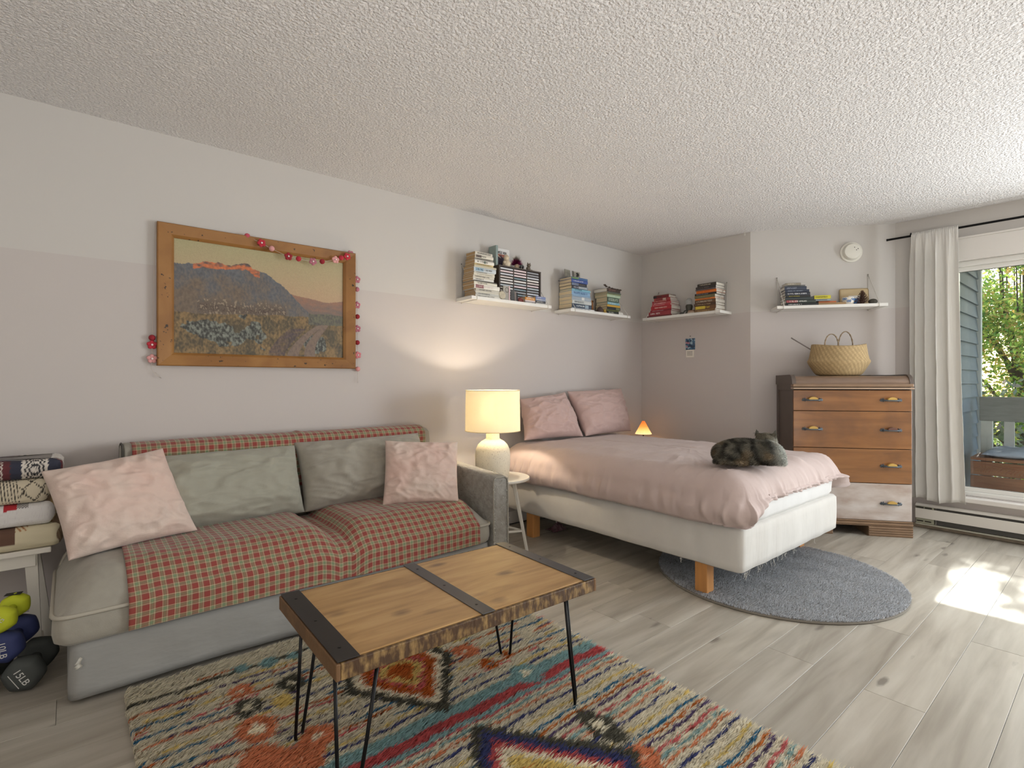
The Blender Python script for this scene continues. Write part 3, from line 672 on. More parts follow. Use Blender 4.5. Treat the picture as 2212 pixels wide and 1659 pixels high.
for sx in (-1, 1): boxes('edge_board', [(min(sx*HX, sx*(HX+.012)), -HY-.012, .424, max(sx*HX, sx*(HX+.012)), HY+.012, .467)], mat('rough_brown_end_grain', (120,88,56), .6, var=.4, vscale=14, bump=.3, bscale=60, bdist=.003), tb, .003)
for x0, w_ in ((-HX-.008, .058), (-.024, .047), (HX-.046, .05)):
    st = boxes('steel_band', [(x0, -HY-.01, .4694, x0+w_, HY+.01, .4722)], TSTEEL if x0 > -.3 else mat('dark_flat_steel', (52,50,50), .4, metal=.6), tb, .0012, 1)
    for yy in (-.19, 0, .19): lathe('screw', [(.0045, 0), (.0045, .0006), (.002, .001)], BLACKM, st, 10, c=(x0+w_/2, yy, .4722))
RUGZ = .012
for sx in (-1, 1):
    for sy in (-1, 1):
        cx, cy = sx*(HX-.055), sy*(HY-.05); e = Vector((sx*.035, sy*.012, 0)); t0 = Vector((cx+sx*.03, cy-sy*.055, .432)); t1 = Vector((cx-sx*.055, cy+sy*.03, .432))
        b0 = Vector((cx+sx*.036, cy-sy*.008, RUGZ)); b1 = Vector((cx+sx*.006, cy+sy*.018, RUGZ)); m_ = (b0+b1)/2
        lg = tube('leg', [t0, t0.lerp(b0, .5), b0+Vector((0, 0, .03)), b0.lerp(m_, .3)+Vector((0, 0, .006)), m_, b1.lerp(m_, .3)+Vector((0, 0, .006)), b1+Vector((0, 0, .03)), t1.lerp(b1, .5), t1], .0052, BLACKM, tb, 8)
        boxes('leg_plate', [(cx-.06, cy-.06, .4285, cx+.06, cy+.06, .4325)], BLACKM, lg)

# ------------------------------------------------------------------ shaggy rug
def rug_colors(P):
    x, y = P[:, 0], P[:, 1]; r = np.random.default_rng(3); n = len(P)
    Y = y+0*x
    pal = {k: np.array(lin(v)) for k, v in dict(cream=(255,247,224), navy=(84,90,136), blue=(70,128,164), orange=(216,132,70), purple=(108,92,126), pink=(222,124,124), teal=(158,192,192), salmon=(232,156,116), yellow=(236,214,140), dark=(104,102,90), red=(208,104,104), rust=(206,116,58)).items()}
    col = np.tile(pal['cream'], (n, 1)); col *= r.uniform(.85, 1.08, (n, 1))
    per = .2352; ph = np.mod(1.092-Y, per)
    for off, wd, c in ((.0, .0112, 'navy'), (.04, .0112, 'yellow'), (.078, .0112, 'blue'), (.101, .0112, 'orange'), (.126, .0112, 'purple'), (.152, .0112, 'pink'), (.178, .0112, 'teal'), (.2, .0112, 'salmon')):
        up = Y > 1.55
        mk = (ph >= off) & (ph < off+wd) & (r.random(n) < .92); col[mk] = pal[c]*1.15*r.uniform(.85, 1.1, (mk.sum(), 1))
    U = Y > 1.56; ph2 = np.mod(2.36-Y, .2016)      # upper half: finer, more broken stripes
    col[U] = pal['cream']*r.uniform(.85, 1.08, (U.sum(), 1))
    for off, wd, c in ((.0, .0112, 'salmon'), (.03, .0112, 'navy'), (.0525, .0112, 'yellow'), (.075, .0112, 'blue'), (.098, .0112, 'rust'), (.12, .0112, 'pink'), (.1425, .0112, 'blue'), (.165, .0112, 'yellow'), (.1874, .0112, 'purple')):
        gate = np.sin(x*9+off*90+Y*3)+.8*np.sin(x*23+off*41) > -.1
        mk = U & (ph2 >= off) & (ph2 < off+wd) & gate & (r.random(n) < .9) & (Y < 2.2); col[mk] = pal[c]*1.15*r.uniform(.85, 1.1, (mk.sum(), 1))
    def put(mask, c): col[mask] = pal[c]*1.2*r.uniform(.88, 1.1, (mask.sum(), 1))
    put((abs(Y-2.235) < .007) & (x < 1.1), 'dark'); put((abs(Y-2.263) < .005) & (x < .5) & (x > .36), 'rust')
    put((abs(Y-1.505) < .028), 'teal'); put(abs(Y-1.452) < .021, 'red'); put((abs(Y-1.418) < .013), 'teal'); put((abs(Y-1.478) < .006), 'teal')
    xx = x+r.normal(0, .004, n); yy = y+r.normal(0, .004, n)
    for cx, cy, a, b_ in ((.502, 2.25, .03, .03), (.598, 2.232, .034, .04), (.69, 2.222, .028, .032), (.79, 2.235, .034, .036), (1.1, 2.23, .03, .03)): put(((xx-cx)/a)**2+((yy-cy)/b_)**2 < 1, 'teal')
    def ring(cx, cy, R, c, r0=.45, c2='cream', ry=1.2):
        q = np.hypot(xx-cx, (yy-cy)/ry)/R; put(q < 1, c); put(q < r0, c2)
    ring(.465, 2.085, .038, 'salmon', .38); ring(.46, 1.968, .046, 'dark', .45); ring(.62, 2.03, .05, 'dark', .3); ring(.452, 1.83, .062, 'salmon', .42); ring(.43, 1.66, .07, 'salmon', 0); ring(.53, 1.6, .06, 'salmon', .1)
    ring(.59, 1.665, .055, 'salmon', .3); ring(1.331, 1.51, .06, 'teal', .3); ring(1.262, 1.655, .034, 'rust', .35, 'teal'); ring(1.36, 1.668, .022, 'rust', 0); ring(1.25, 1.8, .05, 'salmon', .2); ring(.56, 1.93, .035, 'yellow', 0)
    ring(1.3, .945, .05, 'salmon', .2); ring(1.312, 1.12, .05, 'dark', .38, 'cream', 2.0); ring(.5, 1.15, .06, 'salmon', .3)
    def shield(cx, cy, sx, su, sd, stops):
        dx = abs(xx-cx)/sx; dy = np.where(yy > cy, (yy-cy)/su, (cy-yy)/sd); q = np.where(yy > cy, np.sqrt(dx**2+dy**2), dx*.92+dy)
        for k, c in stops: put(q < k, c)
    shield(.972, 1.84, .215, .19, .345, ((1, 'dark'), (.82, 'cream'), (.68, 'rust'), (.5, 'pink'), (.4, 'yellow'), (.26, 'orange'), (.15, 'rust')))
    q = abs(xx-1.0)/.31 + abs(yy-.98)/.42
    for k, c in ((1, 'dark'), (.89, 'navy'), (.76, 'red'), (.66, 'cream'), (.56, 'yellow'), (.4, 'orange'), (.25, 'pink'), (.12, 'navy')): put(q < k, c)
    return col
rug = thing('shag_rug', 'cream shaggy rug with colourful stripes and medallions under the coffee table', 'rug', (0, 0, 0))
RX0, RX1, RY0, RY1 = .15, 1.712, .12, 2.372
boxes('backing', [(RX0, RY0, .001, RX1, RY1, .012)], mat('rug_backing', (196,184,160), .95), rug, .003)
WOOL = fur_material('dyed_wool')
r_ = np.random.default_rng(5)
ys_ = np.arange(RY0+.004, RY1-.003, .0112); xs_ = np.arange(RX0+.003, RX1-.002, .0088); gx, gy = np.meshgrid(xs_, ys_, indexing='ij')
gy = gy + .0035*np.sin(gx*21+gy*5)+.0022*np.sin(gx*53+gy*17); base = np.stack([gx.ravel(), gy.ravel(), np.full(gx.size, .012)], 1); base[:, :2] += r_.normal(0, .0014, (len(base), 2)); nt_ = len(base); rows_ = np.tile(ys_, (len(xs_), 1)).ravel()
tl = np.stack([.75+r_.normal(0, .28, nt_), -.22+r_.normal(0, .14, nt_), np.zeros(nt_)], 1)
tcol = rug_colors(np.stack([base[:, 0], rows_, base[:, 2]], 1)); K = 8
P = np.repeat(base, K, 0); P[:, :2] += r_.normal(0, .0026, (len(P), 2)); P[:, 0] = np.clip(P[:, 0], RX0, RX1); P[:, 1] = np.clip(P[:, 1], RY0, RY1)
N = r_.normal(0, 1, (len(P), 3))*np.array([.3, .15, 0]); N[:, 2] = 1; N /= np.linalg.norm(N, axis=1)[:, None]
lean = np.repeat(tl, K, 0)*r_.uniform(.5, 1.3, (len(P), 1)); cc = np.repeat(tcol, K, 0)*r_.uniform(.88, 1.1, (len(P), 1))
V, T, cc = blades(P, N, r_.uniform(.019, .030, len(P)), .0023, lean, cc, 2)
o = mesh('wool_pile', V, T, WOOL, rug, True, cc); o['kind'] = 'stuff'

# ------------------------------------------------------------------ round grey rug
rr_ = thing('round_rug', 'round grey low pile rug under the foot of the bed', 'rug', (3.21, 1.39, 0))
RR = .66
lathe('backing', [(RR-.004, .001), (RR, .004), (RR-.002, .011), (RR-.02, .013)], mat('grey_rug_edge', (128,122,112), .95), rr_, 96)
nb_ = 120000; an = r_.uniform(0, 2*PI, nb_); ra = (RR-.004)*np.sqrt(r_.random(nb_)); P = np.stack([ra*np.cos(an), ra*np.sin(an), np.full(nb_, .0125)], 1)
N = r_.normal(0, .35, (nb_, 3)); N[:, 2] = 1; N /= np.linalg.norm(N, axis=1)[:, None]
f = np.sin(P[:, 0]*19+np.sin(P[:, 1]*23)*2)*.5+np.sin(P[:, 1]*31+P[:, 0]*11)*.5
lean = np.stack([.5+.5*f, -.4+.4*np.sin(P[:, 0]*27), 0*f], 1)*.7
g_ = r_.uniform(.55, 1.12, (nb_, 1))*np.array(lin((226,228,232)))
V, T, cc = blades(P, N, r_.uniform(.008, .014, nb_), .0012, lean, g_, 4)
o = mesh('pile', V, T, fur_material('grey_pile'), rr_, True, cc); o['kind'] = 'stuff'

# ------------------------------------------------------------------ side table and lamp
t = thing('side_table', 'small round white side table on splayed legs between sofa and bed', 'table', (2.245, 2.816, 0))
WP = mat('white_satin_paint', (226,222,212), .4)
lathe('tabletop', [(.2, .478), (.216, .481), (.22, .486), (.22, .494), (.217, .498), (.0, .4985)], WP, t, 64)
for k in range(3):
    a = math.radians(-52+k*120); d = Vector((math.cos(a), math.sin(a), 0)); top = d*.11+Vector((0, 0, .484)); bot = d*.205
    lv_ = []; sd = Vector((-d.y, d.x, 0))
    V = []
    for z, q, w_, h_ in ((0, bot, .013, .009), (.48, top, .019, .013)):
        for sx, sy in ((-1,-1), (1,-1), (1,1), (-1,1)): V.append(Vector((q.x, q.y, z)) + sd*w_*sx*.8 + d*h_*sy)
    o = mesh('leg', V, [(0,3,2,1), (4,5,6,7), (0,1,5,4), (1,2,6,5), (2,3,7,6), (3,0,4,7)], WP, t); bv = o.modifiers.new('edge', 'BEVEL'); bv.width = .003
for k in range(3):
    a0, a1 = math.radians(-52+k*120), math.radians(-52+(k+1)*120); R = .178
    tube('stretcher', [(R*math.cos(a0), R*math.sin(a0), .135), (R*math.cos(a1), R*math.sin(a1), .135)], .009, WP, t, 6)
CER = mat('speckled_cream_stoneware', (222,214,196), .85, var=.3, vscale=150, dark=(168,158,138), bump=.35, bscale=120, bdist=.003)
n_, L_, b_ = nodes_of(CER)
for q in n_:
    if q.type == 'MAP_RANGE': q.inputs[1].default_value = .30; q.inputs[2].default_value = .40
lp = thing('table_lamp', 'lit table lamp with cream drum shade and speckled domed base on the side table', 'lamp', (2.207, 2.822, .4985))
lathe('base', [(.098, .0), (.108, .004), (.113, .03), (.119, .09), (.12, .15), (.115, .19), (.1, .222), (.078, .244), (.056, .256), (.048, .262), (.046, .275), (.046, .312), (.04, .316), (.0, .317)], CER, lp, 48)
SHADE = bpy.data.materials.new('cream_lamp_fabric'); SHADE.use_nodes = True; n = SHADE.node_tree.nodes; L = SHADE.node_tree.links.new; b = n['Principled BSDF']
b.inputs['Base Color'].default_value = (*lin((244,236,208)), 1); b.inputs['Roughness'].default_value = .9
tr = n.new('ShaderNodeBsdfTranslucent'); tr.inputs[0].default_value = (*lin((250,244,228)), 1); mx = n.new('ShaderNodeMixShader'); mx.inputs[0].default_value = .24
L(b.outputs[0], mx.inputs[1]); L(tr.outputs[0], mx.inputs[2]); L(mx.outputs[0], n['Material Output'].inputs[0])
V = []; sg = 64
for R, z in ((.188, .316), (.186, .45), (.184, .592), (.1825, .592), (.1845, .45), (.1865, .316)):
    for k in range(sg): V.append((R*math.cos(2*PI*k/sg), R*math.sin(2*PI*k/sg), z))
shade = mesh('lamp_shade', V, grid_faces(6, sg, True, True), SHADE, lp, True); autosmooth(shade)
for z, R in ((.317, .1885), (.591, .1845)): tube('rim', [(R*math.cos(2*PI*k/48), R*math.sin(2*PI*k/48), z) for k in range(48)], .0022, mat('cream_rim', (226,210,166), .8), shade, 6, True)
geos = [tube_geo([(0, 0, .555), (.092*math.cos(a), .092*math.sin(a), .57), (.183*math.cos(a), .183*math.sin(a), .58)], .0018, 5) for a in (0, 2.1, 4.2)] + [tube_geo([(0, 0, .31), (0, 0, .345)], .018, 12), tube_geo([(0, .03, .33), (0, .05, .42), (0, .03, .53), (0, 0, .555)], .0018, 5), tube_geo([(0, -.03, .33), (0, -.05, .42), (0, -.03, .53), (0, 0, .555)], .0018, 5)]
mesh('harp', *joined(geos), mat('brass', (190,160,100), .35, metal=.9), lp, True)
lathe('bulb', [(.012, .345), (.014, .36), (.028, .39), (.03, .41), (.024, .432), (.012, .442), (0, .444)], mat('lit_bulb', (255,240,210), .4, emit=(255,206,130), estr=8), lp, 20)
s = lamp('lamp_light', 'POINT', (2.207, 2.822, .4985+.475), 7.2, (1, .87, .70), shadow_soft_size=.022)

# small cone lamp on a stand in the corner
cl = thing('cone_lamp', 'small glowing orange cone lamp in the corner behind the bed', 'lamp', (4.27, 3.08, 0))
CONE = bpy.data.materials.new('orange_glowing_paper'); CONE.use_nodes = True; n = CONE.node_tree.nodes; L = CONE.node_tree.links.new; b = n['Principled BSDF']
tc = n.new('ShaderNodeTexCoord'); sp = n.new('ShaderNodeSeparateXYZ'); L(tc.outputs['Object'], sp.inputs[0]); mr = n.new('ShaderNodeMapRange'); mr.inputs[1].default_value = .64; mr.inputs[2].default_value = .765; L(sp.outputs['Z'], mr.inputs[0])
rp = ramp(n, [(0, (255,214,150)), (.3, (255,190,110)), (.6, (238,140,60)), (1, (196,96,40))]); L(mr.outputs[0], rp.inputs[0]); L(rp.outputs[0], b.inputs['Base Color']); L(rp.outputs[0], b.inputs['Emission Color']); b.inputs['Emission Strength'].default_value = .75
V = []; sg = 40
for R, z in ((.078, .64), (.05, .69), (.012, .765), (.010, .765), (.048, .69), (.076, .64)):
    for k in range(sg): V.append((R*(1+.03*(-1)**k)*math.cos(2*PI*k/sg), R*(1+.03*(-1)**k)*math.sin(2*PI*k/sg), z))
mesh('shade', V, grid_faces(6, sg, True, True), CONE, cl)
lathe('stand', [(.07, 0), (.07, .012), (.012, .02), (.008, .05), (.008, .6), (.006, .64), (.006, .76), (.0, .768)], BLACKM, cl, 20)
lamp('cone_light', 'POINT', (4.27, 3.08, .67), .9, (1, .6, .28), shadow_soft_size=.02)

# ------------------------------------------------------------------ dresser
DR = thing('dresser', 'old brown wooden dresser with four drawers and waterfall top beside the curtain', 'dresser', (4.24, 1.688, 0), math.atan2(-.793, .61))
DW, DD = .806, .44
VEN = wood_mat('orange_brown_veneer', (116,74,34), (138,90,44), (154,104,56), (1, 1, 7), .33, 0, .05)
n_, L_, b_ = nodes_of(VEN); b_.inputs['Coat Weight'].default_value = .7; b_.inputs['Coat Roughness'].default_value = .16
# darker worn figure in the middle of the veneer
src = b_.inputs['Base Color'].links[0].from_socket; tc = n_.new('ShaderNodeTexCoord'); nn = n_.new('ShaderNodeTexNoise'); nn.inputs['Scale'].default_value = 3.2; nn.inputs['Detail'].default_value = 6; L_(tc.outputs['Object'], nn.inputs[0])
mr = n_.new('ShaderNodeMapRange'); mr.inputs[1].default_value = .48; mr.inputs[2].default_value = .7; mr.inputs[4].default_value = .55; L_(nn.outputs['Fac'], mr.inputs[0]); x = n_.new('ShaderNodeMix'); x.data_type = 'RGBA'; x.inputs[7].default_value = (*lin((92,58,36)), 1); L_(mr.outputs[0], x.inputs[0]); L_(src, x.inputs[6]); L_(x.outputs[2], b_.inputs['Base Color'])
GLARE = mat('veneer_painted_glare', (204,197,192), .3, var=.3, vscale=5, vstretch=(1,1,2.5), dark=(166,146,134), coat=.6)  # pale silvery window glare is painted into this veneer colour
DSIDE = mat('dark_grey_brown_side', (98,86,78), .5, var=.12, vscale=6); DARK = mat('dark_recess', (40,32,28), .8); MOULD = mat('brown_moulding', (140,112,86), .4, var=.2, vscale=12, coat=.2)
boxes('carcass', [(.012, .014, .07, DW-.012, DD, 1.12)], DARK, DR)
for x0, x1 in ((0, .022), (DW-.022, DW)):
    sd = boxes('side_frame', [(x0, .016, .06, x1, .06, 1.13), (x0, DD-.045, .06, x1, DD, 1.13), (x0, .06, 1.08, x1, DD-.045, 1.13), (x0, .06, .06, x1, DD-.045, .14)], DSIDE, DR, .002)
    boxes('side_panel', [(x0+.009, .055, .12, x1-.004, DD-.04, 1.09)], DSIDE, sd)
def wf(d0, R=.062):   # waterfall profile y,z
    return [(d0+R*(1-math.cos(a)), 1.132+R*math.sin(a)*.98) for a in [PI/2*i/8 for i in range(9)]]
pr = wf(.0) + [(DD, 1.193), (DD, 1.128)]
def extr(name, pr, x0, x1, m, p):
    k = len(pr); V = [(x0, y, z) for y, z in pr]+[(x1, y, z) for y, z in pr]; F = [(i, (i+1) % k, k+(i+1) % k, k+i) for i in range(k)]+[tuple(range(k))[::-1], tuple(range(k, 2*k))]
    o = mesh(name, V, F, m, p, True); autosmooth(o, 30); return o
top = extr('waterfall_top', pr, .02, DW-.016, mat('worn_brown_top', (132,106,86), .3, var=.25, vscale=6, vstretch=(1,1,6), coat=.35), DR)
pr2 = [(-.006+(y+.006)*1.0, z+.006) for y, z in wf(-.004, .066)]+[(DD+.004, 1.2), (DD+.004, 1.126)]
pr2 = [(-.006, 1.128)]+pr2
extr('side_cap', pr2, -.006, .022, DSIDE, DR); extr('side_cap', pr2, DW-.018, DW+.006, DSIDE, DR)
mo = boxes('top_moulding', [(-.002, -.014, 1.108, DW+.006, .05, 1.132)], MOULD, DR, .005)
boxes('bead', [(-.002, -.02, 1.092, DW+.006, .05, 1.104)], mat('pale_worn_bead', (176,150,128), .3, coat=.4), mo, .0045)
HANDM = mat('blackened_metal', (104,114,122), .4, metal=.5, var=.25, vscale=60); BAKE = mat('amber_plastic', (196,160,84), .35); BAKED = mat('brown_plastic', (104,70,58), .4)
def handle(d, x, z, dark=False):
    V = []; 
    plate = []
    h = boxes('handle', [(x-.072, -.0055, z-.010, x+.072, -.002, z+.004)], HANDM, d, .0015)
    geos = [tube_geo([(x+s_*.055, -.004, z-.002), (x+s_*.045, -.016, z-.003)], .006, 8) for s_ in (-1, 1)]
    geos.append(tube_geo([(x-.056, -.016, z-.002), (x-.03, -.024, z-.003), (x, -.027, z-.002), (x+.03, -.024, z-.003), (x+.056, -.016, z-.002)], [.006, .0055, .006, .0055, .006], 8))
    for s_ in (-1, 1):
        for q in range(5):
            a = PI*(q/4)-PI/2; geos.append(tube_geo([(x+s_*.05, -.0065, z), (x+s_*(.05+.022*math.cos(a)), -.0065, z+.014*math.sin(a))], .0032, 5))
    mesh('bail', *joined(geos), HANDM, h, True)
    V = []; 
    for i in range(13):
        a = PI*i/12; ww = .032*math.cos(a)
        V += [(x+ww, -.031, z+.002+.02*math.sin(a)), (x+ww*.94, -.0345, z+.002+.0185*math.sin(a)), (x+ww, -.019, z+.002+.02*math.sin(a))]
    F = []
    for i in range(12): F += [(i*3, i*3+1, i*3+4, i*3+3), (i*3+2, i*3, i*3+3, i*3+5)]
    F.append(tuple(i*3+1 for i in range(13))); F.append(tuple(i*3+2 for i in range(13))[::-1]); F.append((0, 2, 38, 36)); F.append((0, 36, 37, 1))
    g = mesh('grip', V, F, BAKED if dark else BAKE, h); tag(g, 'brown grip' if dark else 'amber grip')
for z0, z1, m_, hz in ((.929, 1.084, VEN, 1.012), (.65, .925, VEN, .79), (.394, .646, VEN, .524), (.118, .39, GLARE, .246)):
    dr = boxes('drawer', [(.004, -.003, z0, DW-.004, .0135, z1)], m_, DR, .003)
    if m_ is GLARE: tag(dr, 'bottom drawer with window glare painted into its veneer colour')
    for hx in (.135, .664): handle(dr, hx, hz, hz == .79 and hx > .5)
    if z0 > .9: boxes('scratch', [(-.028, -.0026, -.001, .028, -.0014, .0015)], mat('raw_wood_scratch', (226,200,160), .8), dr).matrix_local = Matrix.Translation((.505, 0, 1.065)) @ Matrix.Rotation(-.72, 4, 'Y')
for z0, z1, o_ in ((.104, .116, .004), (.084, .102, .012), (.074, .082, .006)): boxes('base_moulding', [(-.002, -o_, z0, DW+.002, .1, z1)], MOULD, DR, .003)
for x0, x1 in ((0, .275), (DW-.29, DW)):
    ft = boxes('foot', [(x0, -.006, 0, x1, .4, .073)], MOULD, DR)
    for i in range(4): boxes('reed', [(x0-.001, -.012, .006+i*.017, x1+.001, .02, .019+i*.017)], MOULD, ft, .004)

# things on the dresser (same local axes)
def on_dresser(o, x, y, z):
    o.matrix_world = Matrix.Translation((4.24, 1.688, 0)) @ Matrix.Rotation(math.atan2(-.793, .61), 4, 'Z') @ Matrix.Translation((x, y, z)); return o
bk = on_dresser(thing('belly_basket', 'woven seagrass belly basket with two loop handles on top of the dresser', 'basket', (0,0,0)), .395, .225, 1.1935)
def weave_col(): return None
V, nu, nv = [], 150, 64; prof = [(.0, .002), (.12, .0), (.148, .004), (.166, .02), (.187, .055), (.205, .085), (.217, .108), (.219, .114), (.214, .122), (.207, .128), (.2, .16), (.193, .2), (.189, .236), (.187, .243), (.184, .245), (.181, .24), (.188, .16), (.2, .12), (.19, .07), (.16, .02), (.0, .016)]
d_ = [0]; 
for i in range(1, len(prof)): d_.append(d_[-1]+math.hypot(prof[i][0]-prof[i-1][0], prof[i][1]-prof[i-1][1]))
def pat(s):
    for i in range(1, len(prof)):
        if s <= d_[i]+1e-9:
            t_ = (s-d_[i-1])/(d_[i]-d_[i-1]); return prof[i-1][0]+(prof[i][0]-prof[i-1][0])*t_, prof[i-1][1]+(prof[i][1]-prof[i-1][1])*t_
    return prof[-1]
cols = []; ca, cb_ = np.array(lin((194,168,124))), np.array(lin((124,100,64)))
for i in range(nv):
    R, z = pat(d_[-1]*i/(nv-1))
    for k in range(nu):
        a = 2*PI*k/nu; wv = math.sin(k*2*PI*38/nu + (i % 4)*PI/2)*.5+.5 if True else 0
        e = .0035*wv if R > .1 else 0; sag = .01*math.cos(2*a)*(z/.24)**2
        V.append((1.0*(R+e)*math.cos(a), .8*(R+e)*math.sin(a), z+.0012*(i % 2)+sag)); cols.append(ca*(.45+.55*wv)*random.uniform(.85, 1.1)+cb_*(1-wv)*.45)
mesh('woven_body', V, grid_faces(nv, nu, False, True), mat('seagrass', (200,176,130), .85, attr='Col', bump=.4, bscale=220, bdist=.002), bk, True, np.array(cols))
for hx, lean_, hh, hw in ((-.085, -.1, .085, .045), (.09, .1, .12, .05)):
    P = [(hx-hw, lean_, .215)] + [(hx+hw*math.cos(PI-a)*1.05, lean_*1.05, .24+hh*math.sin(a)) for a in [PI*i/14 for i in range(15)]] + [(hx+hw, lean_, .215)]
    g1, g2 = [], []
    for i, p in enumerate(P): ph = i*1.9; g1.append((p[0]+.003*math.cos(ph), p[1]+.003*math.sin(ph), p[2])); g2.append((p[0]-.003*math.cos(ph), p[1]-.003*math.sin(ph), p[2]))
    mesh('handle', *joined([tube_geo(g1, .0036, 6), tube_geo(g2, .0036, 6)]), mat('brown_twisted_cord', (150,132,108), .9), bk, True)
st = tag(on_dresser(tube('stick', [(0, 0, 0), (.16, .02, .34)], .005, mat('grey_stick', (136,128,124), .6)), .19, .30, 1.199), 'thin grey stick standing slanted in the basket', 'stick')
st.data.transform(Matrix.Identity(4)); st.matrix_world = Matrix.Translation((0, 0, 0)); me = st.data
def dl(x, y, z):
    v = Matrix.Translation((4.24, 1.688, 0)) @ Matrix.Rotation(math.atan2(-.793, .61), 4, 'Z') @ Vector((x, y, z)); return v
bpy.data.objects.remove(st)
st = tube('stick', [dl(.36, .30, 1.215), dl(.26, .29, 1.38), dl(.065, .27, 1.505)], .005, mat('grey_stick', (136,128,124), .6)); tag(st, 'thin grey stick poking out of the basket to the left', 'stick')
tr = extr('tray', [(.02, 0), (.36, 0), (.36, .004), (.03, .004)], 0, .22, mat('black_folder', (46,46,46), .5), None); on_dresser(tr, .56, .04, 1.1945); tag(tr, 'thin black folder lying flat at the right end of the dresser top', 'folder')

# ------------------------------------------------------------------ curtain, rod, heater, smoke detector
rod = thing('curtain_rod', 'thin black curtain rod above the window', 'rod', (5.072, 0, 2.297))
tube('pole', [(0, 1.29, 0), (0, -1.95, 0)], .0085, BLACKM, rod, 12)
for q in (1.292, -1.952): lathe('finial', [(.0, -.004), (.0095, -.004), (.0095, .004), (.0, .004)], BLACKM, rod, 12).matrix_local = Matrix.Translation((0, q, 0)) @ Matrix.Rotation(PI/2, 4, 'X')
for q in (1.135, -1.85): tube('bracket', [(.08, q, .012), (.02, q, .012), (.0, q, .02), (-.006, q, .008)], .006, BLACKM, rod, 8)
LIN = bpy.data.materials.new('pale_linen_curtain'); LIN.use_nodes = True; n = LIN.node_tree.nodes; L = LIN.node_tree.links.new; b = n['Principled BSDF']
b.inputs['Base Color'].default_value = (*lin((238,236,231)), 1); b.inputs['Roughness'].default_value = .95
tc = n.new('ShaderNodeTexCoord'); w1 = n.new('ShaderNodeTexNoise'); w1.inputs['Scale'].default_value = 260; L(tc.outputs['Object'], w1.inputs[0]); bp = n.new('ShaderNodeBump'); bp.inputs['Strength'].default_value = .25; bp.inputs['Distance'].default_value = .002; L(w1.outputs['Fac'], bp.inputs['Height']); L(bp.outputs[0], b.inputs['Normal'])
tr = n.new('ShaderNodeBsdfTranslucent'); tr.inputs[0].default_value = (*lin((226,222,212)), 1); mx = n.new('ShaderNodeMixShader'); mx.inputs[0].default_value = .22; L(b.outputs[0], mx.inputs[1]); L(tr.outputs[0], mx.inputs[2]); L(mx.outputs[0], n['Material Output'].inputs[0])
V = []; nu, nv = 240, 70
for i in range(nu):
    u = i/(nu-1)
    for j in range(nv):
        v = j/(nv-1); z = 2.318 - (2.318-.235-.012*math.sin(u*9))*v
        ytop = 1.132 - .287*u; ybot = 1.135 - .335*u if u < .5 else 1.135-.1675-(u-.5)*.33
        y = ytop + (ybot-ytop)*v**1.3
        k = 1-smooth(.42, .95, u)*.8           # flat towards the window side
        gather = math.exp(-v*26); am = .019*smooth(.0, .12, v)*k + .004
        ph = 2*PI*4.6*(u**.85) + .5*math.sin(v*3)
        x = 5.062 + am*math.sin(ph) + .006*math.sin(u*90)*gather + .004*nz((u*5, v*3, 0), 3, 4)
        y += am*.55*math.cos(ph)*k*smooth(0, .15, v) + .004*nz((u*3, v*6, 1), 4, 9)*v
        if v < .022: x = 5.072 - .0125*math.cos((v/.022-.5)*PI)*1.0 - .002 + .002*math.sin(u*160)
        V.append((min(x, 5.135), y, z))
cu = mesh('curtain', V, grid_faces(nu, nv), LIN, None, True); md = cu.modifiers.new('thickness', 'SOLIDIFY'); md.thickness = .0016
tag(cu, 'pale linen curtain gathered at the left side of the window', 'curtain')
ht = thing('baseboard_heater', 'long white electric baseboard heater under the window', 'heater', (WX-.001, 0, 0))
HW = mat('white_enamel', (226,222,214), .4)
HY0, HY1 = -1.7, 1.112
boxes('back_plate', [(-.012, HY0, .03, 0, HY1, .192)], HW, ht, .002)
o = mesh('hood', [(0, HY0, .193), (0, HY1, .193), (-.045, HY1, .193), (-.045, HY0, .193), (-.066, HY1, .178), (-.066, HY0, .178), (-.062, HY1, .174), (-.062, HY0, .174), (0, HY1, .188), (0, HY0, .188)], [(0,1,2,3), (3,2,4,5), (5,4,6,7), (7,6,8,9), (9,8,1,0), (1,8,6,4,2), (0,3,5,7,9)], HW, ht)
boxes('front_panel', [(-.068, HY0, .082, -.062, HY1, .158)], HW, ht, .002)
boxes('bottom_lip', [(-.06, HY0, .03, -.03, HY1, .04)], mat('dusty_enamel', (178,176,160), .6), ht, .002)
boxes('fin_housing', [(-.05, HY0+.02, .045, -.012, HY1-.13, .172)], mat('dark_fins', (74,72,68), .6), ht)
ec = boxes('end_cap', [(-.06, HY1-.115, .042, -.012, HY1-.004, .172)], mat('grey_green_cap', (160,160,140), .6), ht, .002)
for k in range(2):
    boxes('vent_slot', [(-.062, HY1-.1+k*.05, .056, -.06, HY1-.06+k*.05, .064)], DARK, ec); boxes('vent_slot', [(-.0695, HY1-.105+k*.052, .162, -.06, HY1-.062+k*.052, .169)], DARK, ec)
sdm = thing('smoke_detector', 'round white smoke detector on the wall above the shelf with the pinecone', 'smoke detector', (4.958+.0, 1.516, 2.222))
sdm.rotation_euler = (0, 0, math.atan2(-.793, .61))
o = lathe('housing', [(.083, 0), (.083, .01), (.07, .013), (.066, .034), (.06, .043), (.04, .047), (0, .047)], mat('off_white_plastic', (222,219,208), .5), sdm, 48)
o.matrix_local = Matrix.Rotation(PI/2, 4, 'X')
for x, z in ((.01, .03), (.036, .018), (.024, .008)): boxes('hole', [(x-.003, -.0478, z-.003, x+.003, -.044, z+.003)], DARK, sdm)
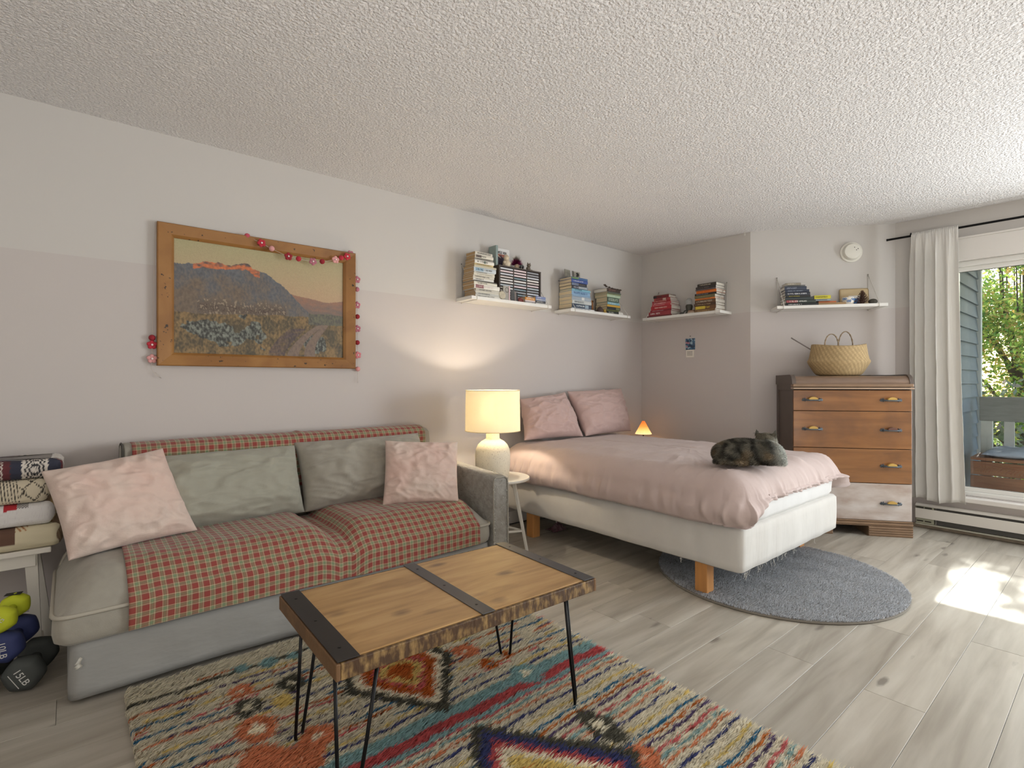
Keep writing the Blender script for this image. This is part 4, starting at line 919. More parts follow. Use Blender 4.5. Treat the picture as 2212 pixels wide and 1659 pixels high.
hk = tube('ceiling_hook', [(4.44, 2.16, 2.441), (4.44, 2.16, 2.425)] + [(4.44+.009*math.sin(a), 2.16, 2.416+.009*math.cos(a)) for a in [PI*q/6 for q in range(10)]], .002, WP); tag(hk, 'small white hook screwed into the ceiling near the wall corner', 'hook')

# ------------------------------------------------------------------ shelves and what stands on them
SHW = mat('white_shelf_board', (228,226,220), .45); WIRE = mat('white_wire', (214,210,202), .4); NAIL = mat('steel_screw', (110,106,100), .4, metal=.8)
ST = 1.768     # shelf top height
def frame(ox, oy, rz): return Matrix.Translation((ox, oy, 0)) @ Matrix.Rotation(rz, 4, 'Z')
F1 = frame(2.202, 3.2595, 0); F2 = frame(3.229, 3.2595, 0); F3 = frame(4.4845, 3.10, -PI/2); RW = math.atan2(-.793, .61); F4 = frame(4.485+.61*.16-.0004, 2.132-.793*.16-.0004, RW)
def shelf(F, L, bx, label):
    t = thing('bracket_shelf', label, 'shelf', group='white wire bracket shelves'); t.matrix_world = F
    boxes('board', [(0, -.2, ST-.024, L, 0, ST)], SHW, t, .0015)
    for x in bx:
        b = tube('bracket', [(x, -.003, 2.03), (x, -.004, 1.742), (x, -.004, 1.736), (x, -.01, 1.733), (x, -.012, 1.7405)], .0024, WIRE, t, 6)
        tube('brace', [(x, -.004, 2.028), (x, -.2025, ST+.008), (x, -.204, ST-.02), (x, -.2, ST-.027), (x, -.03, ST-.0275), (x, -.006, ST-.03)], .0024, WIRE, b, 6)
        o = lathe('screw', [(.0045, 0), (.004, .003), (0, .0036)], NAIL, b, 10); o.matrix_local = Matrix.Translation((x, -.003, 2.031)) @ Matrix.Rotation(PI/2, 4, 'X')
    return t
shelf(F1, .80, (.046, .757), 'white shelf on wire brackets above the lamp, holding white books and disc rack')
shelf(F2, .812, (.051, .765), 'white shelf on wire brackets over the pillows, holding blue and green books')
shelf(F3, .80, (.05, .757), 'white shelf on wire brackets in the corner alcove, holding red and brown books')
shelf(F4, .805, (.05, .742), 'white shelf on wire brackets above the dresser and basket')
PAPER = mat('book_pages', (206,190,158), .95, bump=.3, bscale=700, bstretch=(.02,.02,1), bdist=.001); PAPERW = mat('white_book_pages', (222,218,208), .95, bump=.3, bscale=700, bstretch=(.02,.02,1), bdist=.001); PAPERB = mat('brown_book_pages', (176,146,106), .95)
ORD = ['top', 'second', 'third', 'fourth', 'fifth', 'sixth', 'seventh', 'eighth', 'ninth', 'tenth', 'eleventh', 'twelfth', 'thirteenth', 'fourteenth', 'fifteenth', 'sixteenth', 'seventeenth', 'eighteenth']
INK = {}
def ink(c):
    k = 'ink_%02x%02x%02x' % c
    return mat(k, c, .7)
def glyphs(x0, x1, z0, z1, y, r, style=0):
    """rows of small raised strokes that read as unreadable spine print at this size"""
    V, F = [], []; x = x0
    while x < x1-.002:
        w_ = r.uniform(.35, .9)*(z1-z0)*(.7 if style == 0 else .4)
        if r.random() < .14: x += w_*.9; continue
        for (a, b_, c, d) in r.choice(([(0,0,.3,1), (.3,0,1,.25), (.3,.75,1,1)], [(0,0,.28,1), (.72,0,1,1), (.28,.4,.72,.6)], [(0,.8,1,1), (.38,0,.62,.8)], [(0,0,.3,1), (.3,0,1,.22)], [(0,0,.28,1), (.28,.78,1,1), (.28,.4,.9,.58), (.28,0,1,.2)])):
            o = len(V)
            for px, pz in ((a, b_), (c, b_), (c, d), (a, d)): V.append((x+px*w_, y, z0+(z1-z0)*pz))
            F.append((o, o+1, o+2, o+3))
        x += w_*1.25
    return V, F
def book(F, x, y, z, L, D, T, col, label, group, rz=0, page=None, title=None, ink_c=(235,230,220), seed=0, spine='front', band=None, name='book'):
    """a book lying flat, spine towards the room (local -y); x,y = centre of the spine's foot line"""
    t = thing(name, label, 'book', group=group); t.matrix_world = F @ Matrix.Translation((x, y, z)) @ Matrix.Rotation(rz, 4, 'Z'); r = random.Random(seed)
    c = mat('cover_%02x%02x%02x' % tuple(col), col, .5, var=.08, vscale=20); th = .0012
    V = []; pr = [(D, 0), (.003, 0), (.0008, T*.2), (0, T*.5), (.0008, T*.8), (.003, T), (D, T), (D, T-th), (.005, T-th), (.005, th), (D, th)]; k = len(pr)
    V = [(-L/2, a, b_) for a, b_ in pr]+[(L/2, a, b_) for a, b_ in pr]
    mesh('cover', V, [(i, (i+1) % k, k+(i+1) % k, k+i) for i in range(k)]+[(0,1,9,10), (1,2,3,4,5,8,9), (5,6,7,8)]+[tuple(k+q for q in (0,10,9,1)), tuple(k+q for q in (1,9,8,5,4,3,2)), tuple(k+q for q in (5,8,7,6))], c, t)
    boxes('pages', [(-L/2+.003, .004, th, L/2-.003, D-.003, T-th)], page or PAPER, t)
    if band: boxes('spine_band', [(-L/2+band[0]*L, -.0004, T*.12, -L/2+band[1]*L, .0015, T*.88)], mat('band_%02x%02x%02x' % tuple(band[2]), band[2], .5), t)
    if title:
        hgt = min(T*.5, .014); text_mesh('spine_title', title[0], hgt*1.25, ink(tuple(ink_c)), t, Matrix.Translation((-L/2+title[1]*L, -.0012, T*.5)) @ Matrix.Rotation(PI/2, 4, 'X'), .0002, True)
    elif T > .009 and r.random() < .92:
        a = r.uniform(.06, .14); b_ = r.uniform(.5, .9); hh = T*r.uniform(.3, .5); zc = T*.5
        V, Fc = glyphs(-L/2+a*L, -L/2+b_*L, zc-hh/2, zc+hh/2, -.0012, r); 
        if V: mesh('spine_title', V, Fc, ink(tuple(ink_c)), t)
    return t
def stack(F, x, ybase, specs, place, group, seed, z=ST, page=None, count_from_top=True):
    """specs from bottom to top: (colour name, rgb, L, D, T, dx, rz, ink, title, band, pages)"""
    n = len(specs); r = random.Random(seed)
    for i, sp in enumerate(specs):
        nm, rgb, L, D, T = sp[:5]; o = sp[5] if len(sp) > 5 else {}
        z += .0002
        lab = '%s book, %s %s' % (nm, (ORD[n-1-i]+(' from top' if i < n-1 else '')) if i else 'lowest', place)
        book(F, x+L/2+o.get('dx', r.uniform(-.004, .004)), ybase+o.get('dy', r.uniform(-.004, .004)), z, L, D, T, rgb, lab, group, o.get('rz', r.uniform(-.02, .02)), o.get('page', page), o.get('t'), o.get('ink', (60,56,52)), seed*50+i, band=o.get('band'))
        z += T
    return z
W1, W2, W3, W4 = (226,220,204), (212,206,192), (234,230,220), (204,196,172)
dk = dict(ink=(70,64,60))
z1 = stack(F1, .055, -.178, [
    ('white', W3, .235, .15, .018, {}), ('pale grey', (206,204,196), .225, .15, .014, {}), ('thin white', W1, .218, .15, .012, {}), ('cream', W2, .222, .15, .016, {'dx': .0}),
    ('white red-lettered', W3, .235, .15, .030, dict(dx=-.018, band=(.05, .36, (128,60,68)), ink=(214,196,190))), ('white', W1, .215, .148, .021, dict(dx=-.02)), ('black-edged', (70,66,60), .208, .145, .007, dict(dx=-.02)),
    ('white', W3, .188, .142, .020, dict(dx=-.022)), ('cream', W2, .19, .142, .017, dict(dx=-.024)), ('off white', W1, .192, .14, .015, dict(dx=-.02)), ('pale grey', (210,208,200), .188, .14, .013, dict(dx=-.018)),
    ('pale blue-ended', (204,212,216), .2, .14, .030, dict(dx=-.018, band=(.06, .42, (150,178,196)))), ('cream', W4, .205, .14, .016, dict(dx=-.016)), ('yellow-cream', (214,192,140), .175, .125, .013, dict(dx=-.012)),
    ('white green-dotted', W3, .178, .125, .024, dict(dx=-.012, band=(.48, .54, (96,130,110)))), ('mid grey', (158,152,140), .17, .125, .016, dict(dx=-.01)), ('white photo-spined', W1, .166, .12, .023, dict(dx=-.006, band=(.03, .33, (110,96,88)))), ('cream', W2, .16, .118, .022, dict(dx=-.006))],
    'of white stack beside disc rack', 'white books stacked on the first shelf', 1, page=PAPERB)
def slab(F, name, bx, m, label, cat, rot=(0,0,0), loc=(0,0,0), bevel=.001, group=None):
    o = boxes(name, [bx], m, None, bevel); o.matrix_world = F @ Matrix.Translation(loc) @ Matrix.Rotation(rot[2], 4, 'Z') @ Matrix.Rotation(rot[0], 4, 'X') @ Matrix.Rotation(rot[1], 4, 'Y')
    return tag(o, label, cat, group)
# disc rack with discs
RK = thing('disc_rack', 'dark brown wooden disc rack with three columns on the first shelf', 'rack'); RK.matrix_world = F1 @ Matrix.Translation((.292, -.148, ST)); BR = mat('dark_brown_rack', (70,60,54), .5)
boxes('rack_side', [(0, 0, 0, .014, .138, .262)], BR, RK, .001); boxes('rack_side', [(.424, 0, 0, .438, .138, .262)], BR, RK, .001)
boxes('rack_back', [(.014, .13, 0, .424, .138, .262)], BR, RK); boxes('rack_top', [(0, -.001, .262, .438, .138, .272)], BR, RK, .001); boxes('rack_floor', [(.014, 0, 0, .424, .13, .006)], BR, RK)
for q in (.1445, .281): boxes('divider', [(q, 0, .006, q+.006, .13, .262)], BR, RK)
rr = random.Random(4); CN = ['left', 'middle', 'right']
DC = [(206,196,190), (196,200,206), (214,212,208), (150,152,156), (176,186,190), (222,204,206), (232,228,222), (120,140,148)]
for c in range(3):
    for k in range(12):
        z = .2585-.0212*(k+1)+.006; col = rr.choice(DC[:7] if c != 1 else DC[3:])
        o = slab(RK.matrix_world, 'disc_case', (0, 0, 0, .126, .124, .0125), mat('disc_%02x%02x%02x' % col, col, .25, coat=.3), 'thin disc case, %s in the %s column of the brown rack' % (ORD[k]+('' if k == 0 else ' from the top'), CN[c]), 'disc case', (0,0,0), (.0168+c*.1365, .002+rr.uniform(0, .003), z), .0006, 'discs in the brown rack')
    for k in range(12): boxes('ledge', [(.0142+c*.1365, .003, .2585-.0212*(k+1)+.0028, .1443+c*.1365, .128, .2585-.0212*(k+1)+.0058)], BR, RK)
# comic book standing on the rack
def small_book_standing(F, x, y, z, L, D, H, cols, label, rz=0, lean_=-.08):
    t = thing('picture_book', label, 'book'); t.matrix_world = F @ Matrix.Translation((x, y, z)) @ Matrix.Rotation(rz, 4, 'Z') @ Matrix.Rotation(lean_, 4, 'X')
    boxes('cover', [(0, 0, 0, L, D, H)], mat('comic_cover', cols[0], .4), t, .0008); boxes('pages', [(.002, .001, .001, L+.0004, D-.001, H+.0004)], PAPERW, t); return t
cb = small_book_standing(F1, .30, -.078, ST+.2725, .165, .014, .152, [(222,222,220)], 'large white picture book standing on the disc rack, desert scene on its cover', .0, -.1)
boxes('cover_picture', [(.02, -.0012, .004, .146, .001, .102)], mat('night_desert', (74,66,84), .4, var=.4, vscale=24), cb); boxes('cover_sky', [(.02, -.002, .078, .146, 0, .104)], mat('orange_sky', (206,116,64), .4, var=.5, vscale=20, dark=(70,70,90)), cb)
V, Fc = glyphs(.034, .128, .108, .128, -.0016, random.Random(31)); mesh('cover_title', V, Fc, ink((40,40,44)), cb)
mesh('cover_bolt', [(.03, -.0026, .1), (.05, -.0026, .088), (.06, -.0026, .08), (.075, -.0026, .07), (.06, -.0026, .076), (.046, -.0026, .085)], [(0,1,4,5), (1,2,3,4)], ink((250,240,220)), cb)
slab(F1, 'picture_book', (0, 0, 0, .02, .09, .155), mat('grey_green_spine', (140,156,152), .5), 'grey green slim book standing at the left end of the disc rack top', 'book', (0,0,0), (.2925, -.13+.02, ST+.2725))
def fig(F, name, geos, m, label, cat, loc, rz=0):
    o = mesh(name, *joined(geos), m, None, True); o.matrix_world = F @ Matrix.Translation(loc) @ Matrix.Rotation(rz, 4, 'Z'); autosmooth(o, 50); return tag(o, label, cat)
def ball(c, r, sx=1, sy=1, sz=1, n=12):
    return lathe_geo([(max(.0004, r*math.sin(PI*i/n)), -r*sz*math.cos(PI*i/n)) for i in range(n+1)], 16, c, sx, sy)
TR = ST+.2725
fig(F1, 'hooded_figurine', [lathe_geo([(.022, 0), (.03, .01), (.03, .03), (.026, .045), (.016, .052)], 20), ball((0, 0, .066), .022, 1, 1, 1.15), lathe_geo([(.019, .058), (.024, .07), (.014, .088), (.004, .096)], 16), ball((-.026, -.008, .03), .012), ball((.026, -.008, .03), .012)], mat('cream_ceramic', (222,206,180), .5, var=.2, vscale=40), 'cream hooded figurine standing in front of the white picture book', 'figurine', (.392, -.115, TR))
pf = thing('feather_ornament', 'fuzzy ornament with magenta and pale tufts on the disc rack', 'ornament'); pf.matrix_world = F1 @ Matrix.Translation((.512, -.10, TR))
rN = np.random.default_rng(8); k = 1600; dv = rN.normal(size=(k, 3)); dv[:, 2] = abs(dv[:, 2])*1.2; dv[:, 0] -= .15; dv /= np.linalg.norm(dv, axis=1)[:, None]
hc = np.where((dv[:, 2:3] > .86), np.array(lin((214,206,190))), np.array(lin((200,70,140))))*rN.uniform(.7, 1.15, (k, 1))
V, T, cc = blades(np.array([[0, 0, .036]])+dv*.014, dv, rN.uniform(.03, .052, k)*(1+.5*(dv[:, 2] > .86)), .0007, rN.normal(0, .15, (k, 3)), hc, 8); o = mesh('tuft', V, T, fur_material('magenta_tuft'), pf, True, cc); o['kind'] = 'stuff'
lathe('stand', [(.022, 0), (.024, .012), (.018, .03), (.016, .045), (.0, .05)], mat('beige_resin', (200,176,150), .5), pf, 16)
fig(F1, 'car_figurine', [ball((-.012, 0, .012), .012, .5), ball((.012, 0, .012), .012, .5), tube_geo([(-.018, 0, .012), (-.006, 0, .028), (.01, 0, .028), (.02, 0, .014)], .007, 8)], mat('dark_pewter', (70,72,74), .4, metal=.4), 'small dark toy car in front of the magenta ornament', 'toy', (.532, -.135, TR))
fig(F1, 'animal_figurine', [ball((0, 0, .016), .018, 1.1, .9, .9), ball((0, -.006, .04), .016, 1.1, 1, .9), lathe_geo([(.006, 0), (.0008, .014)], 8, (-.012, -.006, .05)), lathe_geo([(.006, 0), (.0008, .014)], 8, (.012, -.006, .05)), tube_geo([(.016, 0, .008), (.03, .004, .006), (.042, 0, .006)], .005, 8)], mat('grey_brown_ceramic', (120,108,94), .6, var=.4, vscale=70), 'small grey brown animal figurine at the right of the disc rack top', 'figurine', (.612, -.125, TR))
# low things in front of the rack
fig(F1, 'wooden_disc', [lathe_geo([(.0, -.004), (.03, -.004), (.032, 0), (.03, .004), (.0, .004)], 24)], mat('pale_round_box', (206,196,172), .6, var=.2, vscale=60), 'pale round token leaning on the end of the white book stack', 'token', (.292, -.168, ST+.088)).matrix_world = F1 @ Matrix.Translation((.30, -.176, ST+.036)) @ Matrix.Rotation(PI/2-.12, 4, 'X')
t = thing('greeting_card', 'grey and pink card standing upright beside the white books', 'card'); t.matrix_world = F1 @ Matrix.Translation((.312, -.176, ST)) @ Matrix.Rotation(.05, 4, 'Z')
boxes('card', [(0, 0, 0, .062, .006, .11)], mat('grey_card', (178,174,164), .6, var=.25, vscale=26), t); boxes('fold', [(.054, -.004, 0, .066, .008, .112)], mat('pink_card_edge', (214,186,188), .6), t); tube('ring_print', [(.036+.016*math.cos(a), -.0012, .08+.018*math.sin(a)) for a in [2*PI*q/20 for q in range(20)]], .0014, ink((50,50,50)), t, 4, True)
for i, (dx, hh, cc_) in enumerate(((.385, .085, (96,98,100)), (.402, .075, (150,140,136)), (.418, .07, (60,62,66)))): slab(F1, 'photo_card', (0, 0, 0, .03, .003, hh), mat('photo_%d' % cc_[0], cc_, .3, var=.3, vscale=30), ['dark grey photo card leaning beside the pink edged card', 'pale brown photo card between two dark ones before the rack', 'blackish photo card leaning nearest the small books'][i], 'card', (-.15, 0, -.5), (dx, -.178, ST+.001), 0)
fig(F1, 'toy_car', [ball((0, 0, .016), .016, 2.2, 1, .9), ball((.006, 0, .028), .012, 1.8, 1, .8), ball((-.02, -.012, .008), .008), ball((.02, -.012, .008), .008)], mat('red_brown_toy', (128,54,44), .4, var=.3, vscale=30), 'small red brown toy lying before the disc rack', 'toy', (.485, -.165, ST))
z_ = ST
for i, (c_, T, nm) in enumerate((((150,150,156), .012, 'grey'), ((226,206,200), .014, 'pale pink'), ((222,150,52), .02, 'orange'))): book(F1, .582, -.182, z_, .105, .1, T, c_, '%s small book in the low pile before the disc rack' % nm, 'small books before the rack', seed=70+i); z_ += T+.0002
zz = ST
for i, (c_, T, nm) in enumerate((((214,212,208), .012, 'white'), ((72,72,76), .018, 'charcoal'), ((156,166,190), .016, 'grey blue'), ((128,142,186), .018, 'lavender blue'))): book(F1, .696, -.182, zz, .108, .1, T, c_, '%s small book in the pile at the right end of the first shelf' % nm, 'small books at the shelf end', seed=80+i); zz += T+.0002
fig(F1, 'dried_pod', [ball((0, 0, .016), .018, 1.3, 1, .9), ball((-.02, .004, .024), .014, 1, 1, 1.2), tube_geo([(-.01, 0, .03), (-.02, 0, .05), (-.016, 0, .06)], .003, 6)], mat('brown_dried_pod', (128,100,76), .8, var=.4, vscale=50), 'brown dried seed pod resting on the orange small book', 'seed pod', (.58, -.13, z_))
fig(F1, 'pebble', [ball((0, 0, .014), .02, 1.4, 1, .7)], mat('cream_pebble', (206,200,170), .5, var=.2, vscale=30), 'smooth cream pebble resting on the lavender blue book', 'pebble', (.68, -.12, zz))

B = lambda *a: a
stack(F2, .04, -.178, [
    ('white', (226,226,224), .285, .165, .014, dict(dx=.0, ink=(60,80,110))), ('dark slate', (66,78,94), .25, .16, .036, dict(t=('A LITTLE LIFE', .42), ink=(226,230,232), band=(.66, .84, (150,166,178)), dx=0)), ('pale grey lettered', (196,200,198), .245, .16, .030, dict(ink=(96,104,108), dx=0)),
    ('silver blue', (160,170,180), .24, .16, .032, dict(dx=-.001, band=(.5, .64, (214,214,210)))), ('light blue', (140,168,196), .235, .158, .013, dict(dx=-.001, ink=(60,80,110))), ('sky blue', (142,176,206), .232, .158, .034, dict(dx=-.001, ink=(80,110,150))), ('turquoise', (130,184,204), .23, .155, .016, dict(dx=-.002, ink=(40,50,60))),
    ('black and blue', (52,56,68), .2, .15, .026, dict(dx=-.004, band=(.42, .98, (150,160,168)), ink=(190,190,196))), ('dark photo-spined', (58,58,64), .195, .15, .026, dict(dx=-.006, band=(.02, .45, (120,134,160)), ink=(120,110,110))), ('royal blue', (66,86,150), .2, .15, .028, dict(dx=-.008, ink=(216,220,232))), ('blue and green', (70,104,150), .2, .15, .018, dict(dx=-.008, band=(.02, .42, (100,134,84))))],
    'of blue stack on second shelf', 'blue books on the second shelf', 2, page=PAPER)
tz = ST+.2755
for i, (x, L, hh, c_, lab, ry) in enumerate(((-.015, .082, .078, (150,146,132), 'grey green photo standing on the blue books, leftmost of three', .02), (.078, .02, .074, (110,106,98), 'narrow dark card standing on the blue books between two photos', 0), (.1, .075, .072, (170,164,150), 'pale card with black bird print standing on the blue books', 0))):
    o = slab(F2, 'photo_card', (0, 0, 0, L, .003, hh), mat('standing_photo_%d' % i, c_, .4, var=.45, vscale=34), lab, 'card', (-.1, 0, .15 if i == 0 else 0), (x+.05, -.10, tz), 0, 'cards on the blue books')
    if i == 2: mesh('bird_print', [(.02, -.0004, .03), (.04, -.0004, .026), (.06, -.0004, .034), (.062, -.0004, .056), (.044, -.0004, .066), (.022, -.0004, .058), (.034, -.0004, .046), (.012, -.0004, .006), (.064, -.0004, .006), (.064, -.0004, .02), (.012, -.0004, .014)], [(0,1,6), (1,2,3,6), (3,4,5,6), (7,8,9,10)], ink((34,32,30)), o)
fig(F2, 'wooden_bracket', [boxes_ for boxes_ in [([(0,0,0), (.014,0,0), (.014,.02,0), (0,.02,0), (0,0,.11), (.014,0,.11), (.014,.02,.11), (0,.02,.11)], [(0,3,2,1), (4,5,6,7), (0,1,5,4), (1,2,6,5), (2,3,7,6), (3,0,4,7)]), ([(-.06,0,.097), (.014,0,.093), (.014,.02,.093), (-.06,.02,.097), (-.06,0,.112), (.014,0,.108), (.014,.02,.108), (-.06,.02,.112)], [(0,3,2,1), (4,5,6,7), (0,1,5,4), (1,2,6,5), (2,3,7,6), (3,0,4,7)])]], mat('warm_wood_toy', (150,104,62), .6), 'small brown wooden stand between the two book stacks on the second shelf', 'ornament', (.362, -.12, ST))
fig(F2, 'yellow_toy', [ball((0, 0, .028), .026, 1.1, .9, 1), ball((.004, -.004, .052), .014)], mat('orange_yellow_toy', (214,156,58), .5, var=.25, vscale=30), 'orange yellow ball shaped toy right of the blue books', 'toy', (.322, -.1, ST+.0))
fig(F2, 'leather_cone', [lathe_geo([(.034, 0), (.034, .012), (.028, .032), (.014, .05), (.004, .056)], 18)], mat('dark_leather', (78,62,58), .5, var=.2, vscale=30), 'dark brown dome shaped ornament on the second shelf', 'ornament', (.412, -.165, ST))
fig(F2, 'brass_trinket', [lathe_geo([(.016, 0), (.022, .008), (.012, .016), (.018, .03), (.01, .036)], 16)], mat('dull_gold', (190,160,80), .4, metal=.5), 'small dull gold trinket right of the brown dome', 'trinket', (.468, -.17, ST))
stack(F2, .505, -.178, [
    ('black', (38,42,38), .165, .13, .026, dict(dx=-.005, ink=(196,200,180))), ('olive', (110,116,66), .165, .13, .012, dict(dx=-.004, ink=(40,40,30))), ('black white-lettered', (40,42,44), .185, .14, .026, dict(dx=.0, ink=(232,230,220), band=(.66, .96, (104,112,82)))), ('mustard', (196,154,62), .185, .14, .02, dict(dx=.0, ink=(120,90,40))),
    ('pale blue', (130,176,190), .172, .135, .022, dict(dx=.0, ink=(210,224,226))), ('dark green', (72,92,78), .168, .135, .045, dict(dx=-.003, ink=(190,200,180))), ('mint green', (176,196,168), .19, .15, .024, dict(dx=-.004, ink=(216,224,206))), ('lime-edged grey', (138,146,112), .195, .155, .012, dict(dx=-.003)),
    ('grey green', (104,112,100), .195, .155, .012, dict(dx=-.003)), ('dark brown', (70,56,50), .19, .16, .032, dict(dx=-.005, ink=(150,110,100), page=PAPERW))],
    'of green stack on second shelf', 'green books on the second shelf', 3, page=PAPER)
zt = ST+.2335
o = mesh('seed_garland', *joined([ball((.03*i-.09+.004*math.sin(i*3), .01*math.sin(i*1.7), .006+.022*max(0, 1-i/3)), .010-.0006*i, 1.4, 1, .8, 8) for i in range(9)] + [tube_geo([(-.11, 0, .03), (-.09, 0, .02), (0, 0, .01), (.15, 0, .006)], .003, 6)]), mat('dark_dried_twig', (74,62,52), .8), None, True); o.matrix_world = F2 @ Matrix.Translation((.59, -.15, zt)); tag(o, 'dark dried twig of pods lying on the dark brown book', 'twig')
slab(F2, 'small_white_card', (0, 0, 0, .07, .004, .026), mat('white_card', (226,224,216), .6, var=.1, vscale=60), 'little white lettered card standing right of the green books', 'card', (-.15, 0, 0), (.67, -.17, ST), 0)

RED, PG = (158,58,62), PAPERW
stack(F3, .04, -.185, [
    ('dark maroon', (110,44,46), .275, .165, .014, dict(dx=0, ink=(140,80,80))), ('red white-lettered', (150,60,66), .245, .165, .036, dict(dx=.022, ink=(236,228,222))), ('crimson', (140,44,54), .23, .16, .016, dict(dx=.036, ink=(220,190,190))), ('bright red', (174,52,58), .225, .155, .036, dict(dx=.044, t=('NEW YORK CITY', .5), ink=(226,196,186))),
    ('rose red', (190,70,78), .205, .15, .014, dict(dx=.056, ink=(236,200,200))), ('pinkish red', (186,84,90), .205, .148, .020, dict(dx=.058, ink=(240,220,214))), ('red', (162,44,50), .2, .148, .014, dict(dx=.062, ink=(230,190,180))), ('faded red', (170,74,74), .175, .125, .024, dict(dx=.08, band=(.55, .75, (214,190,180)))), ('dark red and black', (120,40,44), .168, .12, .026, dict(dx=.076, band=(.0, .2, (40,34,34)))), ('thin tan', (150,134,116), .165, .12, .006, dict(dx=.076))],
    'of red stack in the alcove', 'red books on the alcove shelf', 4, page=PG)
stack(F3, .548, -.182, [
    ('brown spotted', (128,96,62), .2, .17, .022, dict(dx=0, ink=(196,170,120))), ('brown yellow-lettered', (112,78,52), .2, .17, .034, dict(dx=0, ink=(222,196,70), band=(.04, .5, (206,184,70)))), ('dark brown', (82,60,46), .205, .165, .022, dict(dx=-.004, ink=(190,160,120))), ('brown', (104,76,54), .2, .165, .030, dict(dx=-.001, ink=(200,190,170))), ('orange', (214,128,64), .19, .16, .014, dict(dx=.006, ink=(120,60,30))),
    ('olive brown', (112,104,72), .195, .16, .026, dict(dx=.001, ink=(150,150,110))), ('black', (46,40,38), .205, .16, .018, dict(dx=.0, ink=(190,186,190))), ('deep orange', (220,118,44), .192, .16, .024, dict(dx=.014, ink=(180,80,30))), ('grey purple', (112,100,100), .196, .15, .012, dict(dx=.008)), ('charcoal', (58,52,50), .192, .15, .022, dict(dx=.012, ink=(110,100,96))), ('black and tan', (62,54,46), .18, .145, .026, dict(dx=.024, ink=(200,190,170)))],
    'of brown stack in the alcove', 'brown books on the alcove shelf', 5, page=PG)
t = thing('glass_globe', 'small glass globe on a dark round stand between two book stacks', 'ornament'); t.matrix_world = F3 @ Matrix.Translation((.462, -.13, ST))
lathe('stand', [(.036, 0), (.036, .01), (.026, .02), (.028, .05), (.032, .07), (.028, .085), (.022, .088), (0, .088)], mat('dark_olive_stand', (62,60,50), .5), t, 24)
GL = mat('clear_globe_glass', (230,234,234), .03, trans=.85, spec=.6); lathe('globe', [(.0005, .087), (.02, .09), (.029, .105), (.03, .118), (.024, .136), (.012, .146), (.0005, .148)], GL, t, 24)
fig(F3, 'pewter_bird', [ball((0, 0, .012), .012, 2, 1, .9), tube_geo([(.014, 0, .016), (.03, 0, .03), (.04, 0, .034)], .006, 8)], mat('dark_pewter_b', (66,66,62), .5), 'small dark bird shaped ornament right of the red books', 'ornament', (.398, -.15, ST))
slab(F3, 'matchbox', (0, 0, 0, .062, .04, .016), mat('tan_matchbox', (190,170,150), .6, var=.3, vscale=50), 'small tan matchbox lying in front of the glass globe', 'box', (0,0,.1), (.478, -.185, ST))
slab(F3, 'matchbox', (0, 0, 0, .056, .036, .012), mat('brown_matchbox', (140,110,86), .6), 'small brown matchbox on top of the tan one', 'box', (0,0,-.1), (.482, -.18, ST+.0163))

stack(F4, .07, -.178, [
    ('black white-lettered', (44,46,46), .245, .15, .022, dict(dx=0, ink=(226,226,220))), ('dark green red-ended', (56,64,58), .225, .15, .026, dict(dx=0, band=(.02, .4, (150,72,74)), ink=(222,222,214))), ('dark teal', (58,66,68), .21, .15, .022, dict(dx=-.002, ink=(70,80,80))), ('black yellow-lettered', (48,48,48), .186, .148, .014, dict(dx=0, ink=(180,170,70))),
    ('navy white-lettered', (46,50,62), .186, .148, .026, dict(dx=-.003, ink=(226,228,232))), ('navy', (50,56,72), .18, .145, .02, dict(dx=-.004, ink=(150,160,176))), ('slate blue', (58,66,82), .165, .14, .026, dict(dx=-.008, ink=(150,156,170))), ('grey', (110,112,112), .15, .135, .012, dict(dx=-.002)), ('taupe', (150,142,126), .112, .12, .018, dict(dx=.004, ink=(214,208,196)))],
    'of dark stack above the dresser', 'dark books above the dresser', 6, page=PAPERW)
o = slab(F4, 'postcard_pile', (0, 0, 0, .13, .1, .012), mat('orange_card', (200,112,64), .6), 'orange postcard bundle right of the dark books', 'cards', (0,0,0), (.325, -.15, ST+.022)); tt = slab(F4, 'wooden_tray', (0, 0, 0, .2, .12, .02), mat('tan_wood_tray', (176,142,98), .55, var=.2, vscale=10), 'tan wooden tray lying right of the dark books', 'tray', (0,0,0), (.32, -.165, ST))
z_ = ST+.0345
for i, (c_, T, nm) in enumerate((((150,160,164), .016, 'grey blue'), ((206,196,54), .028, 'yellow'))): book(F4, .345, -.178+.0, z_, .12, .12, T, c_, '%s small book lying over the tray above the dresser' % nm, 'small books over the tray', seed=90+i, page=PAPERW, ink_c=(60,60,40)); z_ += T+.0003
slab(F4, 'sunglasses', (0, 0, 0, .06, .02, .004), mat('dark_tortoise', (60,52,46), .4), 'thin dark stick lying on the right half of the tray', 'stick', (0,0,.2), (.455, -.12, ST+.0202))
slab(F4, 'tan_box', (0, 0, 0, .215, .014, .15), mat('tan_kraft_cover', (200,178,138), .6, var=.08, vscale=14), 'large tan kraft book leaning against the wall behind the pinecone', 'book', (-.09, 0, 0), (.525, -.032, ST), .012)
ph = slab(F4, 'framed_photo', (0, 0, 0, .1, .006, .085), mat('cream_photo_border', (222,216,206), .5), 'small cream bordered photo leaning on the tan book', 'photo', (-.12, 0, 0), (.575, -.075, ST), .001)
boxes('photo', [(.008, -.0006, .008, .092, .001, .062)], mat('purple_grey_photo', (112,104,124), .4, var=.3, vscale=40), ph)
t = thing('mug', 'white mug with blue painted flowers in front of the tan book', 'mug'); t.matrix_world = F4 @ Matrix.Translation((.545, -.135, ST))
lathe('body', [(.03, 0), (.036, .004), (.043, .03), (.045, .058), (.042, .06), (.04, .056), (.036, .008), (0, .007)], mat('cream_glaze', (226,218,204), .3), t, 32)
